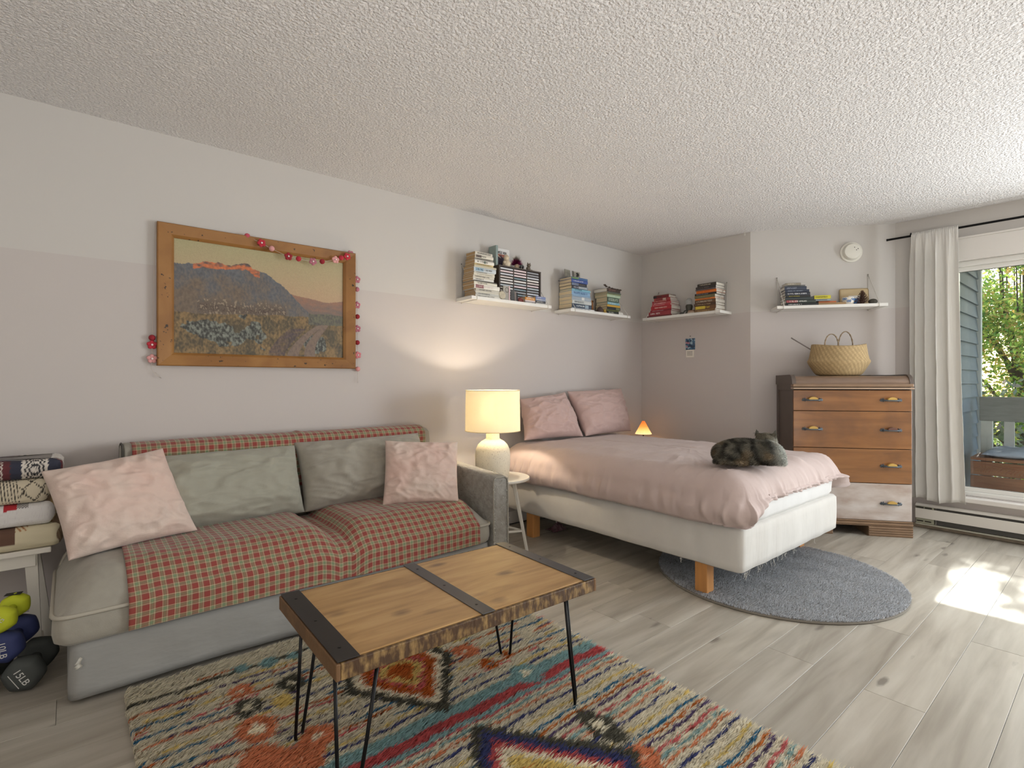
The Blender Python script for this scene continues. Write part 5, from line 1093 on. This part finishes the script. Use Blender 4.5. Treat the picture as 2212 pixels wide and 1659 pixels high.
rr = random.Random(2); geos = []
for k in range(7):
    a = -PI/2 + (k-3)*.36; zc = rr.uniform(.026, .046)
    for q in range(5): geos.append(ball(((.0435+(zc-.03)*.05)*math.cos(a+.14*math.cos(q*1.257)), (.0435+(zc-.03)*.05)*math.sin(a+.14*math.cos(q*1.257)), zc+.007*math.sin(q*1.257)), .0035, 1, 1, 1, 6))
o = mesh('flower_paint', *joined(geos), mat('blue_glaze', (70,130,190), .3), t, True); o['kind'] = 'stuff'
tube('handle', [(.043, 0, .048), (.062, 0, .046), (.066, 0, .03), (.058, 0, .016), (.042, 0, .018)], .005, mat('blue_glaze', ()), t, 8)
pc = thing('pinecone', 'dark brown open pinecone standing in front of the tan book', 'pinecone'); pc.matrix_world = F4 @ Matrix.Translation((.642, -.15, ST)); PCM = mat('pinecone_brown', (86,60,46), .8, var=.3, vscale=60); lathe('core', [(.012, 0), (.02, .03), (.014, .07), (.004, .1)], PCM, pc, 10)
geos = []
for k in range(95):
    f = k/95; a = k*2.39996; zc = .006+.095*f; R = (.042*math.sin(PI*min(1, .28+.72*f))**.8+.006)*(1-.45*f); d = Vector((math.cos(a), math.sin(a), 0)); e = Vector((-d.y, d.x, 0)); w_ = .0075*(1-.5*f)
    p0 = d*.008+Vector((0, 0, zc)); p1 = d*R+Vector((0, 0, zc+.008+.006*f))
    geos.append(([p0-e*w_*.5, p0+e*w_*.5, p1+e*w_, p1-e*w_, p1+Vector((0, 0, -.003))+d*.002], [(0,1,2,3), (3,2,4), (0,3,4), (0,4,1), (1,4,2)]))
o = mesh('scale', *joined(geos), PCM, pc); o['kind'] = 'stuff'
fig(F4, 'dark_stone', [ball((0, 0, .02), .026, 1.25, 1, .85)], mat('dark_knobbly_stone', (84,80,70), .8, var=.4, vscale=40, bump=.6, bscale=60), 'dark knobbly stone at the right end of the shelf above the dresser', 'stone', (.718, -.15, ST))

# ------------------------------------------------------------------ framed print, garland, calendar
pic = thing('framed_picture', 'large landscape print in a rustic wooden frame on the left wall', 'picture', (.873, 3.2595, 1.602))
FRW = wood_mat('rustic_honey_frame', (128,84,36), (148,102,50), (164,118,62), (2, 2, 2), .5, 0, .2)
n_, L_, b_ = nodes_of(FRW); src = b_.inputs['Base Color'].links[0].from_socket; tc = n_.new('ShaderNodeTexCoord'); vv = n_.new('ShaderNodeTexNoise'); vv.inputs['Scale'].default_value = 42; vv.inputs['Detail'].default_value = 2; L_(tc.outputs['Object'], vv.inputs[0])
mr = n_.new('ShaderNodeMapRange'); mr.inputs[1].default_value = .68; mr.inputs[2].default_value = .73; L_(vv.outputs['Fac'], mr.inputs[0]); x = n_.new('ShaderNodeMix'); x.data_type = 'RGBA'; x.inputs[7].default_value = (*lin((52,36,22)), 1); L_(mr.outputs[0], x.inputs[0]); L_(src, x.inputs[6]); L_(x.outputs[2], b_.inputs['Base Color'])
OX, OZ, IX, IZ = .531, .37, .456, .301
def rail(P0, P1, I1, I0):
    pr = []
    V = []
    for f, yf in ((0, 0), (0, -.036), (.06, -.040), (.8, -.030), (.88, -.026), (1, -.018), (1, 0)):
        for a, b_ in ((P0, I0), (P1, I1)): V.append((a[0]+(b_[0]-a[0])*f, yf, a[1]+(b_[1]-a[1])*f))
    k = 7; F = [(2*i, 2*i+1, 2*((i+1) % k)+1, 2*((i+1) % k)) for i in range(k)]+[tuple(2*i for i in range(k))[::-1], tuple(2*i+1 for i in range(k))]
    mesh('frame_rail', V, F, FRW, pic)
o4 = [(-OX, -OZ), (OX, -OZ), (OX, OZ), (-OX, OZ)]; i4 = [(-IX, -IZ), (IX, -IZ), (IX, IZ), (-IX, IZ)]
for q in range(4): rail(o4[q], o4[(q+1) % 4], i4[(q+1) % 4], i4[q])
nu, nv = 330, 220; U, W_ = np.meshgrid(np.linspace(0, 1, nu), np.linspace(0, 1, nv), indexing='ij'); U, W_ = U.ravel(), W_.ravel()   # W_ = 0 at the top
rn = np.random.default_rng(12)
def fbm(u, v, s, seed):
    return np.array([mnoise.fractal(Vector((a*s, b*s*1.0, seed*9.1)), 1.0, 2.0, 4) for a, b in zip(u, v)])
nA, nB, nC = fbm(U*1.5, W_, 6, 1), fbm(U*1.5, W_*2.2, 16, 2), fbm(U*3, W_*1.2, 30, 3)
def mixc(c, d, t): t = np.clip(t, 0, 1)[:, None]; return c*(1-t)+d*t
c = lambda *k: np.array(lin(k))[None, :]
img = mixc(np.repeat(c(170,162,124), len(U), 0), np.repeat(c(182,154,122), len(U), 0), W_/.42+.08*nA)
wv = W_+.012*nA
far = wv > .40+.03*np.sin(U*9)+(U < .5)*-.02; img[far] = mixc(np.repeat(c(150,112,92), len(U), 0), np.repeat(c(120,104,96), len(U), 0), (wv-.4)*6+.5*nB)[far]
riv = (abs(wv-(.58+.22*(U-.62))) < .012+.06*np.clip(U-.7, 0, 1)) & (U > .6); img[riv] = (np.repeat(c(166,168,140), len(U), 0)*(1+.1*nB[:, None]))[riv]
sky_line = np.interp(U, [0, .1, .2, .3, .38, .44, .5, .58, .66, .72, .8, .9, 1], [.22, .2, .17, .18, .15, .2, .21, .3, .4, .5, .6, .68, .74])+.012*nB
mesa = wv > sky_line; img[mesa] = mixc(np.repeat(c(98,100,104), len(U), 0), np.repeat(c(112,98,84), len(U), 0), (wv-sky_line)*3+.7*nA+.5*nC)[mesa]
glow = mesa & (wv < sky_line+.05+.03*nA) & (U < .46) & (U > .1); img[glow] = mixc(np.repeat(c(96,84,80), len(U), 0), np.repeat(c(196,112,70), len(U), 0), .65+1.2*nB)[glow]
dst = (wv > .5) & (wv < .66) & (U > .12) & (U < .62); t_ = np.exp(-((wv-.58)/.05)**2)*(.5+1.1*nC); img[dst] = mixc(img, np.repeat(c(64,50,44), len(U), 0), t_*1.1)[dst]; img[dst] = mixc(img, np.repeat(c(150,136,116), len(U), 0), (nC > .33)*.7)[dst]
fg = wv > .62+.05*np.sin(U*5+1)*.4; img[fg] = mixc(np.repeat(c(84,76,58), len(U), 0), np.repeat(c(132,108,72), len(U), 0), .45+.9*nA+.6*nC)[fg]
sage = fg & (np.exp(-((U-.3)/.2)**2-((wv-.8)/.12)**2)+np.exp(-((U-.8)/.07)**2-((wv-.85)/.12)**2)+.6*nA > .5); img[sage] = mixc(np.repeat(c(58,58,54), len(U), 0), np.repeat(c(122,126,116), len(U), 0), .4+1.1*nC+.5*nB)[sage]
cu_ = .66+.16*np.clip((1-wv)/.38, 0, 1)**1.6*1.4
for off in (0, .14):
    path = fg & (abs(U-(cu_+off*(wv-.5)*1.6)) < .018+.05*np.clip(wv-.62, 0, 1)) & (wv > .66); img[path] = mixc(np.repeat(c(140,120,104), len(U), 0), np.repeat(c(104,88,80), len(U), 0), .5+.9*nC)[path]
pur = fg & (abs(U-(cu_-.1)) < .05) & (wv > .72); img[pur] = mixc(img, np.repeat(c(78,66,74), len(U), 0), np.full(len(U), .55)+.4*nB)[pur]
tre = (wv > .56) & (wv < .67) & (U > .76); img[tre] = mixc(np.repeat(c(86,84,78), len(U), 0), np.repeat(c(110,108,88), len(U), 0), .5+nC)[tre]
img *= (1+.28*nC[:, None]*(wv > sky_line)[:, None]); img *= (1+.045*rn.normal(size=(len(U), 1))); img = np.clip(img, .004, 1)
V = np.stack([-IX-.004+(2*IX+.008)*U, np.full(len(U), -.012), IZ+.004-(2*IZ+.008)*W_], 1)
mesh('print', V, np.array(grid_faces(nu, nv)), mat('printed_canvas', (120,110,90), .5, attr='Col'), pic, False, img)

gl = thing('felt_garland', 'string of pink and red felt balls and flowers draped over the picture frame', 'garland', (0, 0, 0))
CO = dict(red=(186,52,66), dark=(150,40,50), rose=(196,86,100), mauve=(178,112,126), pale=(220,160,158), pink=(210,130,136))
BEADS = [(0.7666, 1.9718, 'ball', 'rose', 1), (0.8351, 1.9386, 'flower', 'red', 0), (0.8899, 1.9159, 'ball', 'pale', 0), (0.9823, 1.8847, 'flower', 'dark', 0), (1.0406, 1.8799, 'ball', 'red', 0), (1.1252, 1.8759, 'flower', 'mauve', 0), (1.1814, 1.8841, 'ball', 'dark', 0), (1.2652, 1.908, 'flower', 'pale', 0), (1.3007, 1.9249, 'ball', 'red', 0), (1.3397, 1.9396, 'flower', 'red', 0), (1.3726, 1.9645, 'flower', 'mauve', 1), (1.422, 1.8093, 'flower', 'mauve', 2), (1.422, 1.7463, 'ball', 'mauve', 2), (1.422, 1.6445, 'flower', 'mauve', 2), (1.424, 1.5698, 'ball', 'dark', 2), (1.424, 1.4918, 'flower', 'mauve', 2), (1.424, 1.4019, 'ball', 'dark', 2), (1.4271, 1.321, 'flower', 'pink', 2), (1.4271, 1.231, 'ball', 'pale', 2)]   # x and z on the wall
LEFT = [(0.322, 1.3738, 'ball', 'dark', 3), (0.322, 1.3379, 'flower', 'red', 3), (0.322, 1.2665, 'flower', 'pale', 3)]
pts = {}
FY = 3.2045
def felt(k): return mat('felt_'+k, CO[k], .95, bump=.4, bscale=300, bdist=.002)
balls_ = {}
def bead(x, z, kd, ck, wh):
    p = Vector((x, FY if wh == 0 else (3.232 if wh == 1 else 3.243), z))
    if kd == 'ball':
        V, F = ball((0, 0, 0), .0155, 1, 1, 1, 10); o = mesh('ball', V, F, felt(ck), gl, True)
    else:
        geos = [ball((.0135*math.cos(2*PI*k/5+x*40), 0, .0135*math.sin(2*PI*k/5+x*40)), .0105, 1, .62, 1, 8) for k in range(5)]; V, F = joined(geos)
        o = mesh('flower', V, F, felt(ck), gl, True); mesh('flower_centre', *ball((0, -.007, 0), .0055, 1, .8, 1, 6), mat('felt_white', (236,220,216), .95), o, True)
    o.location = p; return p
P = [bead(*b) for b in BEADS]; pl_ = [bead(*b) for b in LEFT]
ST_ = mat('pale_string', (206,196,186), .9)
Pa = sorted(P[:11], key=lambda p: p.x); tube('string', [Vector((-.02+.36, 3.245, 1.976))] + [p+Vector((0, .004, 0)) for p in Pa] + [Vector((1.416, 3.235, 1.94))] + [p for p in P[11:]] + [P[-1]+Vector((0, 0, -.06)), P[-1]+Vector((-.008, 0, -.085)), P[-1]+Vector((0, 0, -.09)), P[-1]+Vector((.002, 0, -.06))], .0011, ST_, gl, 5)
tube('string', [Vector((.336, 3.245, 1.972)), Vector((.328, 3.243, 1.6))] + pl_ + [pl_[-1]+Vector((-.004, 0, -.05)), pl_[-1]+Vector((.015, 0, -.085)), pl_[-1]+Vector((.04, 0, -.1)), pl_[-1]+Vector((.03, 0, -.088)), pl_[-1]+Vector((.012, 0, -.07))], .0011, ST_, gl, 5)

cal = thing('wall_calendar', 'small calendar with a blue picture hanging on the alcove wall', 'calendar'); cal.matrix_world = frame(4.4845, 2.754, -PI/2)
pp = boxes('picture_page', [(0, -.004, 1.45, .1, -.001, 1.556)], mat('blue_collage', (120,150,170), .5), cal); n_, L_, b_ = nodes_of(MATS['blue_collage']); tc = n_.new('ShaderNodeTexCoord'); vo = n_.new('ShaderNodeTexVoronoi'); vo.inputs['Scale'].default_value = 55; L_(tc.outputs['Object'], vo.inputs[0])
sp = n_.new('ShaderNodeSeparateColor'); L_(vo.outputs['Color'], sp.inputs[0]); rp = ramp(n_, [(0, (44,62,84)), (.3, (70,108,134)), (.55, (150,172,184)), (.75, (60,84,110)), (.92, (176,120,130))], 'CONSTANT'); L_(sp.outputs[0], rp.inputs[0]); L_(rp.outputs[0], b_.inputs['Base Color'])
pg = boxes('date_pad', [(.006, -.004, 1.378, .09, -.001, 1.449)], mat('calendar_paper', (228,222,210), .8), cal)
rr = random.Random(6); bl = []
for i in range(6):
    for j in range(4): bl.append((.02+i*.0095, -.0046, 1.395+j*.0115, .02+i*.0095+.005, -.0038, 1.395+j*.0115+.006))
o = boxes('date_print', bl, ink((56,54,52)), pg); o['kind'] = 'stuff'
lathe('nail', [(.004, 0), (.003, .006), (0, .007)], NAIL, cal, 8).matrix_local = Matrix.Translation((.05, 0, 1.579)) @ Matrix.Rotation(PI/2, 4, 'X')
tube('hanger', [(.05, -.003, 1.578), (.044, -.003, 1.566), (.05, -.003, 1.556), (.056, -.003, 1.566)], .0012, NAIL, cal, 5, True)

# ------------------------------------------------------------------ cat
cat = thing('cat', 'grey brown tabby cat lying on the duvet with its back to the room', 'cat', (2.867, 1.368, .694), math.atan2(-.8, .6)); cat.scale = (.93,)*3
bm = bmesh.new()
def ell(c, r, rot=0):
    g = bmesh.ops.create_icosphere(bm, subdivisions=3, radius=1)
    for v in g['verts']: v.co = Matrix.Rotation(rot, 3, 'Z') @ Vector((v.co.x*r[0], v.co.y*r[1], v.co.z*r[2])) + Vector(c)
fdir = Vector((.30, .954, 0)); fper = Vector((.954, -.30, 0)); hc_ = Vector((.112, .092, .128))
for cc_, r_e in (((-.03, 0, .064), (.175, .1, .084)), ((-.115, -.01, .06), (.096, .106, .068)), ((-.13, -.065, .034), (.06, .045, .036)), ((.09, -.006, .062), (.098, .092, .076)), ((.135, -.02, .045), (.055, .066, .05)), ((.1, .05, .1), (.056, .055, .05)), ((.15, -.05, .022), (.04, .028, .022)), ((.13, .09, .024), (.055, .03, .024))): ell(cc_, r_e)
ell(hc_, (.061, .054, .049)); ell(hc_+fdir*.044+Vector((0, 0, -.013)), (.024, .024, .019)); ell(hc_+fper*.034+Vector((0, 0, -.014)), (.03, .03, .027)); ell(hc_-fper*.034+Vector((0, 0, -.014)), (.03, .03, .027))
for k in range(9): a = k/8; ell((-.19+.20*a+.0, -.07-.035*math.sin(PI*min(1, a*1.1)), .02), (.02, .018, .018))
for sg in (-1, 1):
    e0 = hc_+fper*sg*.038+Vector((0, 0, .028)); tipv = hc_+fper*sg*.058-fdir*.002+Vector((0, 0, .084)); vs = [bm.verts.new(q) for q in (e0-fper*.025-fdir*.008, e0+fper*.023-fdir*.008, e0+fper*sg*.004+fdir*.014, tipv)]
    for f in ((0,2,1), (0,1,3), (1,2,3), (2,0,3)): bm.faces.new([vs[i] for i in f])
bmesh.ops.recalc_face_normals(bm, faces=bm.faces)
for v in bm.verts: v.co.z = max(v.co.z, .002)
me = bpy.data.meshes.new('cat_rough'); bm.to_mesh(me); bm.free(); tmp = bpy.data.objects.new('cat_rough', me); C.objects.link(tmp)
md = tmp.modifiers.new('r', 'REMESH'); md.mode = 'VOXEL'; md.voxel_size = .0042; md = tmp.modifiers.new('s', 'SMOOTH'); md.iterations = 5; md.factor = .5
dg = bpy.context.evaluated_depsgraph_get(); me2 = bpy.data.meshes.new_from_object(tmp.evaluated_get(dg)); bpy.data.objects.remove(tmp)
def coat(p):
    x, y, z = p; q = nz(p, 22, 1)+.6*nz(p, 55, 2); st_ = math.sin(x*70+z*30+4*nz(p, 14, 3))
    base = np.array(lin((138,133,120))); dark_ = np.array(lin((76,74,68))); tan = np.array(lin((156,138,112))); pale = np.array(lin((206,208,202)))
    t = min(1, max(0, .5+.55*st_+.5*q)); c = dark_*(1-t)+base*t
    t = max(0, nz(p, 16, 7)-.12)*2.4*(1-smooth(.1, .17, z)); c = c*(1-min(t, .75))+tan*min(t, .75)
    t = smooth(.125, .155, z)*(x < .09)*.55; c = c*(1-t)+dark_*t
    t = smooth(.085, .16, x)*(1-smooth(.12, .17, z))*.75; c = c*(1-t)+pale*t
    h = (Vector(p)-hc_).length; t = (1-smooth(.055, .078, h))*.6; c = c*(1-t)+np.array(lin((126,118,100)))*t
    return c
vv = np.array([v.co for v in me2.vertices]); nn_ = np.array([v.normal for v in me2.vertices])
cc = np.array([coat(p) for p in vv]); me2.name = 'body'
a = me2.color_attributes.new('Col', 'FLOAT_COLOR', 'POINT'); q = np.ones((len(vv), 4), np.float32); q[:, :3] = cc; a.data.foreach_set('color', q.ravel())
me2.polygons.foreach_set('use_smooth', [True]*len(me2.polygons)); me2.materials.clear(); me2.materials.append(mat('cat_skin', (90,84,74), .9, attr='Col')); link(bpy.data.objects.new('body', me2), cat)
rc_ = np.random.default_rng(17); idx = rc_.integers(0, len(vv), 34000); Pp = vv[idx]+rc_.normal(0, .0018, (len(idx), 3)); Nn = nn_[idx]
sel = (Pp[:, 2] > .008) & (Pp[:, 2] < hc_.z+.05); Pp, Nn, idx = Pp[sel], Nn[sel], idx[sel]
ln_ = np.tile(np.array([[-.9, -.1, -.5]]), (len(idx), 1))+rc_.normal(0, .2, (len(idx), 3)); ln_ -= Nn*np.sum(ln_*Nn, 1)[:, None]
hd_ = np.linalg.norm(Pp-np.array(hc_), axis=1) < .075; Ln = np.where(hd_, .007, .017)*rc_.uniform(.7, 1.3, len(idx))
V, T, c5 = blades(Pp, Nn*.55, Ln, .0011, ln_*.9, cc[idx]*1.3*rc_.uniform(.55, 1.5, (len(idx), 1)), 19)
o = mesh('fur', V, T, fur_material('cat_fur'), cat, True, c5); o['kind'] = 'stuff'
for sg in (-1, 1): mesh('eye', *ball(hc_+fper*sg*.022+fdir*.0475+Vector((0, 0, .004)), .0075, 1, 1, 1, 8), mat('green_cat_eye', (130,140,60), .1, coat=1), cat, True)
mesh('nose', *ball(hc_+fdir*.068+Vector((0, 0, -.008)), .005, 1, 1, .8, 6), mat('pink_nose', (160,100,96), .5), cat, True)

# ------------------------------------------------------------------ white stool, folded blankets, dumbbells
sl = thing('white_stool', 'white wooden stool at the left end of the sofa carrying folded blankets', 'stool', (-.33, 3.09, 0))
boxes('seat', [(-.27, -.125, .425, .27, .125, .448)], WP, sl, .004)
for x in (-.235, .215):
    for y, dx, dy in ((-.07, .008, .05), (.075, .045, -.015)):
        V = []
        for z, ox, oy, h in ((0, dx*(1 if x > 0 else -1), dy, .015), (.425, -.012*(1 if x > 0 else -1), 0, .021)):
            for a, b_ in ((-1,-1), (1,-1), (1,1), (-1,1)): V.append((x+ox+a*h, y+oy+b_*h, z))
        mesh('leg', V, [(0,3,2,1), (4,5,6,7), (0,1,5,4), (1,2,6,5), (2,3,7,6), (3,0,4,7)], WP, sl)
boxes('apron', [(-.24, -.095, .37, .22, -.08, .425)], WP, sl, .002)
def hashn(*a): return (math.sin(sum(v*k for v, k in zip(a, (12.9898, 78.233, 37.719))))*43758.5453) % 1
def px_(x): return (x+.212)/.00194
def bl_top(x, h):
    p = px_(x)+1.2*math.sin(h*40)
    if p > 117: return (208,202,196)
    if p > 112: return (56,52,56)
    if p > 107: return (214,206,196)
    if p > 95: return (92,44,48)
    if p > 73: return (50,52,66)
    if p > 31:
        a, b_ = abs(p-52), (h-.5)*45
        if a > 16: return (206,198,188)
        d = abs(a*1.5)+abs(b_); return (44,44,48) if (int(d/5) % 2 == 0) != (a < 3) else (206,198,188)
    if p > 13: return (48,50,64)
    if p > 1: return (90,42,46)
    if p > -1: return (206,198,188)
    return (50,52,66) if int(p/24) % 2 else (92,44,48)
def bl_two(x, h):
    p = px_(x)+(1-h)*-8
    if p < 24:
        return (58,54,50) if (p % 5) < 1.8 and hashn(int(p/5), int(h*26)) > .22 else (214,204,180)
    q = h*58; dd = ((p+q) % 30, (p-q) % 30)
    on = min(dd[0], 30-dd[0]) < 2.4 and (p-q) % 6 < 3.6 or min(dd[1], 30-dd[1]) < 2.4 and (p+q) % 6 < 3.6
    return (62,56,50) if on else (214,204,180)
def bl_three(x, h):
    p = px_(x)
    if 3 < p < 23 and h > .66-.05*(p < 8): return (176,44,52)
    if 23 < p < 42 and h > .68: return (58,56,60) if (int(p/2.4)+int(h*26)) % 2 else (216,212,208)
    if p > 82+14*(h-.3):
        if h < .2: return (104,150,96) if int(p/3) % 2 else (150,176,130)
        if h < .5: return (110,70,50) if (p*.7+h*40) % 11 < 3 else (196,180,146)
        return (166,138,92) if h < .85 else (130,112,90)
    return (226,224,222) if hashn(int(p), int(h*20)) > .1 else (218,214,214)
def bl_four(x, h):
    p = px_(x)
    if p < 21 and h > .42: return (104,78,64)
    if p < 41 and h > .68: return (166,112,70) if (p*1.1+h*33) % 9 < 3 else (214,202,170)
    if p > 86 and abs(h-.5) < (p-86)/40: return (122,100,80) if (p+h*30) % 6 < 3 else (150,130,104)
    if p > 112: return (186,172,150)
    return (216,206,176)
z = .4485
for nm, fn, T, xr, lab in (('patchwork_quilt', bl_four, .098, -.022, 'folded cream quilt with brown patches, lowest of the pile on the white stool'), ('white_quilt', bl_three, .094, -.046, 'folded white quilt with red patch, above the cream quilt in the pile'), ('wool_blanket', bl_two, .100, -.064, 'folded cream blanket with black dashes and dotted diamonds in the pile'), ('striped_blanket', bl_top, .078, -.02, 'folded navy and maroon striped blanket on top of the pile')):
    x0, x1, y0, y1 = -.60, xr, 2.955, 3.225; per_ = rrect(x0, y0, x1, y1, .035, 760); n = len(per_); V, K = [], []; NL = 26
    for i in range(NL):
        a = -PI/2+PI*i/(NL-1); ins = .042*(1-abs(math.cos(a))**.7); zz = z+T/2+T/2*math.sin(a)*(abs(math.sin(a))**-.25 if abs(math.sin(a)) > .01 else 1)
        for k, (x, y, nx, ny) in enumerate(per_):
            w_ = .004*nz((x, y, i*.05), 9, len(nm)); V.append((x-nx*ins+nx*w_, y-ny*ins+ny*w_, zz+.004*nz((x, y, 0), 6, len(nm))*(i > NL/2)-.0+ (0 if i else 0))); K.append(lin(fn(x if ny < -.3 else x+(y-2.955)*.6, i/(NL-1))))
    F = grid_faces(NL, n, False, True); V.append(((x0+x1)/2, 3.09, z)); K.append(K[0]); V.append(((x0+x1)/2, 3.09, z+T)); K.append(K[-1])
    F += [(k, len(V)-2, (k+1) % n) for k in range(n)]+[((NL-1)*n+k, (NL-1)*n+(k+1) % n, len(V)-1) for k in range(n)]
    V = np.array(V); V[:, 2] = np.clip(V[:, 2], z+.0005, z+T)
    o = mesh(nm, V, F, mat('woven_blanket', (200,190,170), .95, attr='Col', bump=.3, bscale=260, bdist=.002), None, True, np.array(K)); tag(o, lab, 'blanket', 'folded blankets on the stool'); z += T+.0008
def dumbbell(loc, rz, R, L, col, label, txt=None, tilt=0, hexrot=0):
    t = thing('dumbbell', label, 'dumbbell', loc, rz, 'dumbbells beside the sofa'); m = mat('neoprene_%02x%02x%02x' % col, col, .7, bump=.15, bscale=160, bdist=.001)
    for s_ in (-1, 1):
        y0, y1 = s_*L*.5, s_*L*.2; V = []
        for f, rr_s in ((0, .6), (.05, .74), (.2, .97), (.5, 1.03), (.8, .97), (.95, .74), (1, .45)):
            for k in range(48):
                a = 2*PI*k/48; hx = math.cos(PI/6)/math.cos(((a+hexrot) % (PI/3))-PI/6); V.append((R*rr_s*(.35+.65*hx)*math.cos(a)*1.02, y0+(y1-y0)*f, R*rr_s*(.35+.65*hx)*math.sin(a)*1.02))
        F = grid_faces(7, 48, False, True)+[tuple(range(48)), tuple(6*48+k for k in range(48))[::-1]]
        hd = mesh('head', V, F, m, t, True); autosmooth(hd, 60)
        if s_ < 0 and txt:
            M = Matrix.Translation((0, -L*.5-.0008, 0)) @ Matrix.Rotation(PI/2, 4, 'X') @ Matrix.Rotation(tilt, 4, 'Z'); W = ink((214,214,210))
            text_mesh('weight_mark', txt, R*.52, W, hd, M, .0004); o = boxes('underline', [(-R*.5, -R*.42, -.0003, R*.5, -R*.385, .0004)], W, hd); o.matrix_local = M
    V, F = lathe_geo([(R*.3, -L*.22), (R*.34, 0), (R*.3, L*.22)], 16); o = mesh('grip', V, F, m, t, True); o.matrix_local = Matrix.Rotation(PI/2, 4, 'X')
    return t
YAW = -.21
dumbbell((-.112, 2.745, .0645), YAW, .062, .235, (70,74,72), 'dark grey hand weight marked 15LB on the floor, nearest the sofa', '15LB', -1.05, .1)
dumbbell((-.248, 2.775, .0645), YAW, .062, .235, (70,74,72), 'dark grey hand weight on the floor, left of the one marked 15LB', '15LB', -1.05, .1)
dumbbell((-.165, 2.765, .171), YAW, .056, .225, (48,58,106), 'blue hand weight marked 10LB lying on the two grey ones', '10LB', -1.45, .3)
g = dumbbell((-.178, 2.765, .2715), YAW, .046, .2, (196,206,44), 'lime green hand weight marked 5LB on top of the blue one', '5LB', -2.2, .5)
boxes('black_print', [(-.03, .052, .0452, .02, .084, .0462)], mat('black_print', (30,32,28), .6), g)

# ------------------------------------------------------------------ small things on the floor
o = tube('power_cord', [(2.2, 3.235, .42), (2.07, 3.236, .46), (2.03, 3.237, .3), (2.05, 3.237, .08), (2.1, 3.238, .005), (2.25, 3.236, .005), (2.5, 3.234, .005), (2.9, 3.22, .005), (3.3, 3.1, .005)], .0038, mat('black_cord', (30,28,28), .6), None, 6); tag(o, 'black power cord running along the baseboard behind the side table', 'cord')
rr = random.Random(12); V = []; nu, nv = 26, 18
for i in range(nu):
    for j in range(nv):
        u, v = i/(nu-1)-.5, j/(nv-1)-.5; V.append((2.88+.15*u+.02*nz((u, v, 0), 5, 2), 2.88+.1*v+.02*nz((u, v, 1), 5, 3), .008+.055*math.exp(-(u*u*9+v*v*12))*(.7+.9*abs(nz((u, v, 2), 6, 4)))))
o = mesh('crumpled_cloth', V, grid_faces(nu, nv), mat('maroon_grey_cloth', (128,104,108), .9, var=.6, vscale=30, dark=(96,48,60)), None, True); o.modifiers.new('thickness', 'SOLIDIFY').thickness = .004; tag(o, 'crumpled maroon and grey cloth lying on the floor under the bed', 'cloth')
